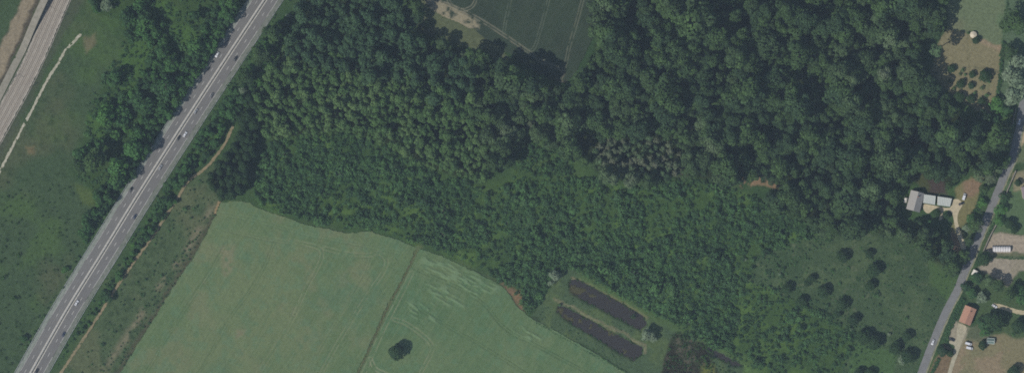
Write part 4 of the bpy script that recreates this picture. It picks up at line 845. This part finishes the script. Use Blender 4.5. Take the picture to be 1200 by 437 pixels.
def flat_shed(name, corners, h0, h1, rm, wm, label, seams=8):
    """shed whose corrugated roof falls from the first edge (height h1) to the opposite one (h0); roof sheets are parts"""
    p = [P(*c) for c in corners]; c0 = sum(p, Vector()) / 4; r = obj(name, None, loc=c0); tag(r, label, 'shed', 'blue grey sheds in a row'); q = [v - c0 for v in p]
    q2 = [v * .97 for v in q]; hh = [h1, h1, h0, h0]
    vs = [(v.x, v.y, -.2) for v in q2] + [(v.x, v.y, h - .05) for v, h in zip(q2, hh)]
    obj('wall', mk_mesh('wall', vs, [(0, 1, 5, 4), (1, 2, 6, 5), (2, 3, 7, 6), (3, 0, 4, 7), (4, 5, 6, 7)], wm), r)
    for k in range(seams):
        a, b = k / seams, (k + 1) / seams - .012; lift = .02 * (k % 2)
        def at(t, top): return q[0].lerp(q[1], t) if top else q[3].lerp(q[2], t)
        v = [at(a, 1), at(b, 1), at(b, 0), at(a, 0)]; z = [h1, h1, h0, h0]
        lo = [(i.x, i.y, j + lift) for i, j in zip(v, z)]; hi = [(i.x, i.y, j + .1 + lift) for i, j in zip(v, z)]
        obj('roof_sheet', mk_mesh('roof_sheet', lo + hi, [(0, 1, 2, 3), (7, 6, 5, 4), (0, 4, 5, 1), (1, 5, 6, 2), (2, 6, 7, 3), (3, 7, 4, 0)], rm), r)
    e = (q[3] + q[2]) / 2; d = (q[2] - q[3]).normalized(); n = Vector((d.y, -d.x, 0)); n = n if n.dot(e) > 0 else -n
    base = e * .97 + n * .05; w_ = d * 1.4
    obj('door', mk_mesh('door', [base - w_, base + w_, base + w_ + Vector((0, 0, 2.2)), base - w_ + Vector((0, 0, 2.2))], [(0, 1, 2, 3)], joinery), r)
grey_t = roof_mat('grey_slate', pc(176, 174, 174), pc(150, 150, 152)); red_t = roof_mat('red_tile', pc(186, 144, 126), pc(162, 124, 110)); blue_s = mat('blue_grey_sheet', pc(192, 198, 197), .6, c2=pc(174, 182, 183), scale=.6)
def lx_ang(a, b):
    """direction of the ridge from map point a to b -> turn of the house (ridge along local y)"""
    d = P(*b) - P(*a); return math.atan2(d.y, d.x) - math.pi / 2
house('house', (1072, 235.8), 10.6, 15.2, lx_ang((1069.3, 246), (1075, 224.4)), 3.6, 4.2, grey_t, 'grey slate gabled house at the wood edge with one slope in shade', True)
house('house', (1133.2, 369), 9.0, 13.6, lx_ang((1129.2, 378.5), (1136.8, 359.5)), 4.2, 1.9, red_t, 'house with orange red tiled roof beside the lane', True)
flat_shed('shed', [(1082.4, 227.6), (1096, 229.6), (1095.2, 240), (1081.2, 237.6)], 2.7, 3.4, blue_s, wall_c, 'left blue grey shed roof next to the grey gabled house')
flat_shed('shed', [(1098.2, 230), (1115, 232.6), (1112.8, 242.2), (1098, 240.2)], 2.7, 3.3, blue_s, wall_c, 'right blue grey shed roof next to the white van')
house('house', (1203, 225), 8, 9, .2, 4, 3, roof_mat('mauve_tile', pc(134, 124, 132), pc(116, 110, 118)), 'house with mauve grey roof cut by the right picture edge', True)
# long white polytunnel
def tunnel(c, L_, W_, ang, label):
    r = obj('polytunnel', None, loc=P(*c), rz=ang); tag(r, label, 'greenhouse'); mb = MB(); n = 10; cov = mat('tunnel_film', pc(226, 224, 226), .5, c2=pc(206, 204, 208), scale=.8); rib = mat('tunnel_rib', pc(168, 166, 166), .6, .1, 2)
    seg_ = 7
    for k in range(seg_):
        x0 = -L_ / 2 + L_ * k / seg_ + .14; x1 = -L_ / 2 + L_ * (k + 1) / seg_ - .14; vs = []
        for x in (x0, (x0 + x1) / 2, x1):
            for i in range(n + 1):
                a = math.pi * i / n; k_ = 1.0 if x != (x0 + x1) / 2 else .965; vs.append((x, -math.cos(a) * W_ / 2 * k_, (math.sin(a) ** .7) * 2.9 * k_))
        fs = [(j * (n + 1) + i, (j + 1) * (n + 1) + i, (j + 1) * (n + 1) + i + 1, j * (n + 1) + i + 1) for j in range(2) for i in range(n)]
        obj('film_panel', mk_mesh('film_panel', vs, fs, cov, True), r)
    for k in range(seg_ + 1):
        x = -L_ / 2 + L_ * k / seg_; mb = MB()
        for i in range(n):
            a, b = math.pi * i / n, math.pi * (i + 1) / n; mb.bar((x, -math.cos(a) * W_ / 2 * 1.01, (math.sin(a) ** .7) * 2.95), (x, -math.cos(b) * W_ / 2 * 1.01, (math.sin(b) ** .7) * 2.95), .14, 4)
        obj('hoop', mb.mesh('hoop', rib), r)
    for s in (-1, 1):
        vs = [(s * L_ / 2, -math.cos(math.pi * i / n) * W_ / 2, (math.sin(math.pi * i / n) ** .7) * 2.9) for i in range(n + 1)]; obj('end_wall', mk_mesh('end_wall', vs, [tuple(range(n + 1))], cov), r)
tunnel((1173.2, 291.6), 14.2, 5.0, 0.0, 'long white polytunnel on the upper gravel lot')
# small white hut by the lane
def hut(c, lx, ly, h, ang, label, rm, name='hut', cat='shed', pitch=.5):
    return house(name, c, lx, ly, ang, h, pitch, rm, label, False, cat, .15)
white_s = mat('white_sheet', pc(222, 218, 212), .6, .06, 1)
hut((1141.6, 319.5), 3.6, 4.4, 2.3, -.45, 'small white roofed hut beside the lane below the gravel lot', white_s)
hut((1060.8, 234.5), 2.0, 3.6, 2.0, -.2, 'tiny white roofed lean-to left of the grey gabled house', white_s, 'lean_to')
# cream tent in the garden
def tent(c, rad, label):
    r = obj('garden_tent', None, loc=P(*c)); tag(r, label, 'tent'); n = 8; cloth = mat('tent_cloth', pc(206, 196, 178), .8, .08, 1); mb = MB()
    vs = [(0, 0, 3.3)] + [(rad * math.cos(2 * math.pi * i / n), rad * math.sin(2 * math.pi * i / n), 2.1) for i in range(n)] + [(rad * 1.02 * math.cos(2 * math.pi * i / n), rad * 1.02 * math.sin(2 * math.pi * i / n), 1.8) for i in range(n)]
    fs = [(0, 1 + i, 1 + (i + 1) % n) for i in range(n)] + [(1 + i, 1 + n + i, 1 + n + (i + 1) % n, 1 + (i + 1) % n) for i in range(n)]
    obj('canopy', mk_mesh('canopy', vs, fs, cloth), r)
    for i in range(0, n, 2): a = 2 * math.pi * i / n; obj('pole', MB().cyl((rad * .96 * math.cos(a), rad * .96 * math.sin(a), 0), .05, 2.1, 6).mesh('pole', steel), r)
tent((1140.3, 41.2), 2.9, 'cream round garden tent between lawn and tan orchard garden')
# small glass house
r = obj('glasshouse', None, loc=P(1160.5, 399), rz=-.08); tag(r, 'small glass house with pale frame below the big dark tree', 'greenhouse')
fm = mat('pale_frame', pc(196, 204, 202), .6, .05, 2); mb = MB()
for x in (-3, 3): mb.bar((x, -2.2, 0), (x, -2.2, 2), .14).bar((x, 2.2, 0), (x, 2.2, 2), .14).bar((x, -2.2, 2), (x, 0, 2.9), .16).bar((x, 2.2, 2), (x, 0, 2.9), .16)
for y, z in ((-2.2, 2), (2.2, 2), (0, 2.9), (-2.2, .1), (2.2, .1)): mb.bar((-3, y, z), (3, y, z), .20)
obj('frame', mb.mesh('frame', fm), r)
gm = mat('greenhouse_glass', pc(110, 130, 128), .15, .15, 1, spec=.6)
for s in (-1, 1):
    for k in range(3): x0 = -2.9 + 1.95 * k; obj('pane', mk_mesh('pane', [(x0, s * 2.1, 1.98), (x0 + 1.85, s * 2.1, 1.98), (x0 + 1.85, s * .05, 2.82), (x0, s * .05, 2.82)], [(0, 1, 2, 3)], gm), r)
# wall along the lane
def lane_wall(pts_, h, label):
    fr = frames(resample(pts_, 3)); r = obj('stone_wall', None, loc=fr[0][0]); tag(r, label, 'wall', 'stone walls along the lane'); o = r.location; m = mat('wall_stone', pc(150, 144, 128), .95, c2=pc(120, 116, 104), scale=1.5, bump=.3); vs = []; fs = []
    for p, s, d in fr:
        for a, z in ((-.25, -.2), (-.25, h), (.25, h), (.25, -.2)): q = p + s * a - o; vs.append((q.x, q.y, z))
    for k in range(len(fr) - 1): fs += [(k * 4 + j, k * 4 + j + 1, k * 4 + j + 5, k * 4 + j + 4) for j in range(3)]
    n = len(vs); fs += [(0, 1, 2, 3), (n - 1, n - 2, n - 3, n - 4)]; obj('wall_body', mk_mesh('wall_body', vs, fs, m), r)
    vs = []; fs = []
    for p, s, d in fr:
        for a, z in ((-.32, h + .005), (-.32, h + .09), (.32, h + .09), (.32, h + .005)): q = p + s * a - o; vs.append((q.x, q.y, z))
    for k in range(len(fr) - 1): fs += [(k * 4 + j, k * 4 + (j + 1) % 4, k * 4 + 4 + (j + 1) % 4, k * 4 + j + 4) for j in range(4)]
    obj('coping', mk_mesh('coping', vs, fs, cable), r)
lane_wall([(1167, 263), (1160, 276), (1152, 294)], 2.1, 'stone wall along the lane beside the upper gravel lot')
lane_wall([(1190, 200), (1184, 214), (1178, 228)], 2.1, 'stone wall along the lane beside the cream yard')
lane_wall([(1190, 128), (1187.5, 140), (1186, 152)], 2.0, 'stone wall left of the lane beside the parked white car')

# ------------------------------------------------------------------ vehicles
tyre = mat('tyre', (.02, .02, .02), .9, .2, 4); lampm = mat('lamp_glass', (.6, .6, .58), .2, .05, 2); redl = mat('tail_lamp', (.35, .02, .02), .3, .05, 2)
def vehicle(px, py, ang, c, label, van=False, off=None, group='cars on the motorway', paint_rough=.35):
    """built facing local +x"""
    L_, W_, H = (5.4, 2.0, 2.3) if van else (4.5, 1.86, 1.46)
    r = obj('van' if van else 'car', None, loc=P(px, py, .085), rz=ang); tag(r, label, 'van' if van else 'car', group)
    key = 'paint_%d_%d_%d' % tuple(int(q * 99) for q in c); m = mat(key, c, paint_rough, .03, 1, spec=.5)
    x = L_ / 2
    prof = [(-x, .35), (-x, .92), (-x + .5, 1.0), (x - 1.35 if not van else x - .9, .98), (x - .25, .78), (x, .62), (x, .35)] if not van else [(-x, .35), (-x, H), (x - 1.6, H), (x - .95, 1.15), (x - .12, .95), (x, .7), (x, .35)]
    def prism(pr, w0, wt, z0): 
        n = len(pr); vs = []
        for s in (-1, 1):
            for a, b in pr: k = w0 + (wt - w0) * max(0, (b - z0)) / (H - z0); vs.append((a, s * k / 2, b))
        return vs, [tuple(range(n)), tuple(range(2 * n - 1, n - 1, -1))] + [(i, n + i, n + (i + 1) % n, (i + 1) % n) for i in range(n)]
    obj('body', MB().add(*prism(prof, W_, W_ * .94, .8)).mesh('body', m), r)
    if not van:
        gh = [(-x + .45, .96), (-x + .95, H - .06), (.35, H - .05), (x - 1.4, .96)]; obj('windows', MB().add(*prism(gh, W_ * .93, W_ * .72, .9)).mesh('windows', glass), r)
        rf_ = [(-x + .95, H - .05), (-x + 1.1, H), (.2, H + .01), (.38, H - .05)]; obj('roof', MB().add(*prism(rf_, W_ * .77, W_ * .74, .9)).mesh('roof', m), r)
    else:
        v = [(x - 1.56, -.85, H - .06), (x - 1.56, .85, H - .06), (x - .93, .9, 1.2), (x - .93, -.9, 1.2)]; obj('windscreen', mk_mesh('windscreen', [(a + .03, b, z + .03) for a, b, z in v], [(0, 3, 2, 1)], glass), r)
    for sx in (-1, 1):
        for sy in (-1, 1):
            wh_ = obj('wheel', MB().cyl((sx * (x - .85), sy * W_ / 2 * .9 - .11, .32), .32, .22, 10, axis='y').mesh('wheel', tyre), r)
        obj
    for sy in (-1, 1):
        obj('headlight', MB().box(x - .06, x + .012, sy * .62 - .2, sy * .62 + .2, .62, .76).mesh('headlight', lampm), r); obj('tail_light', MB().box(-x - .012, -x + .06, sy * .72 - .15, sy * .72 + .15, .7, .88).mesh('tail_light', redl), r)
    return r
def along(line, px, py):
    w_ = P(px, py); fr = frames(line); i = min(range(len(fr)), key=lambda k: (fr[k][0] - w_).length); d = fr[i][2]; return math.atan2(d.y, d.x)
WH = (.6, .6, .61); SIL = (.24, .245, .255); DK = (.025, .027, .032); BL = (.03, .04, .07); GR = (.10, .105, .11)
CARS = [(254.5, 64.5, 0, WH, 'white car on the left carriageway beside the large round tree'), (276, 69, 1, DK, 'dark car highest up on the right carriageway'), (248, 112, 1, GR, 'dark grey car second from the top on the right carriageway'), (229.5, 130.5, 1, SIL, 'silver car close to the median on the right carriageway'),
        (217, 157.5, 1, WH, 'white car on the right carriageway just ahead of a dark one'), (209, 162, 1, DK, 'dark car close to the median, next to the white car on the right carriageway'), (188, 196, 1, SIL, 'silver car with dark shade close to the median, halfway down the motorway'), (153, 222.5, 0, DK, 'dark car on the left carriageway beside the shading roadside trees'),
        (158, 254, 1, BL, 'dark blue car in the outer lane of the right carriageway, halfway down'), (90, 354.6, 1, WH, 'white car against the median in the lower part of the motorway'), (74.4, 391.5, 1, BL, 'dark car in the outer lane low on the right carriageway'), (42.8, 434.5, 1, DK, 'dark car against the median at the lower picture edge')]
for x, y, side, c, lb in CARS: vehicle(x, y, along(HWY, x, y) + (0 if side == 0 else math.pi), c, lb)
vehicle(1093, 400.5, along(LROAD, 1093, 400), WH, 'white car driving on the lane near the lower picture edge', group='vehicles by the lane'); vehicle(1194.3, 143, along(LROAD, 1194, 143), WH, 'white car on the lane at the upper right', group='vehicles by the lane')
vehicle(1129.5, 230.5, 1.25, WH, 'white van parked at the end of the blue grey sheds', True, group='vehicles by the lane'); vehicle(1134.7, 402.3, -.28, WH, 'upper of two white vans parked by the gravel drive', True, group='vehicles by the lane'); vehicle(1135.9, 407.4, -.25, WH, 'lower of two white vans parked by the gravel drive', True, group='vehicles by the lane')
vehicle(1165.3, 358.5, -.6, WH, 'white car at the start of the pale curved drive', group='vehicles by the lane'); vehicle(1115.5, 397.5, -.4, DK, 'dark car parked left of the gravel drive', group='vehicles by the lane'); vehicle(1126.4, 238.6, .4, DK, 'dark car parked beside the white van', group='vehicles by the lane')

# ------------------------------------------------------------------ air between the ground and the aircraft
hz, N, L = new_mat('haze'); out = N.new('ShaderNodeOutputMaterial'); pv = N.new('ShaderNodeVolumePrincipled')
pv.inputs['Color'].default_value = (.62, .80, 1.0, 1); pv.inputs['Density'].default_value = 3.8e-5; pv.inputs['Anisotropy'].default_value = 0.0
L.new(pv.outputs[0], out.inputs['Volume'])
o = obj('haze', MB().box(-3900, 3900, -3900, 3900, -4, ALT + 60).mesh('haze', hz)); tag(o, 'thin bluish summer haze over the whole landscape', 'haze', None, 'stuff')
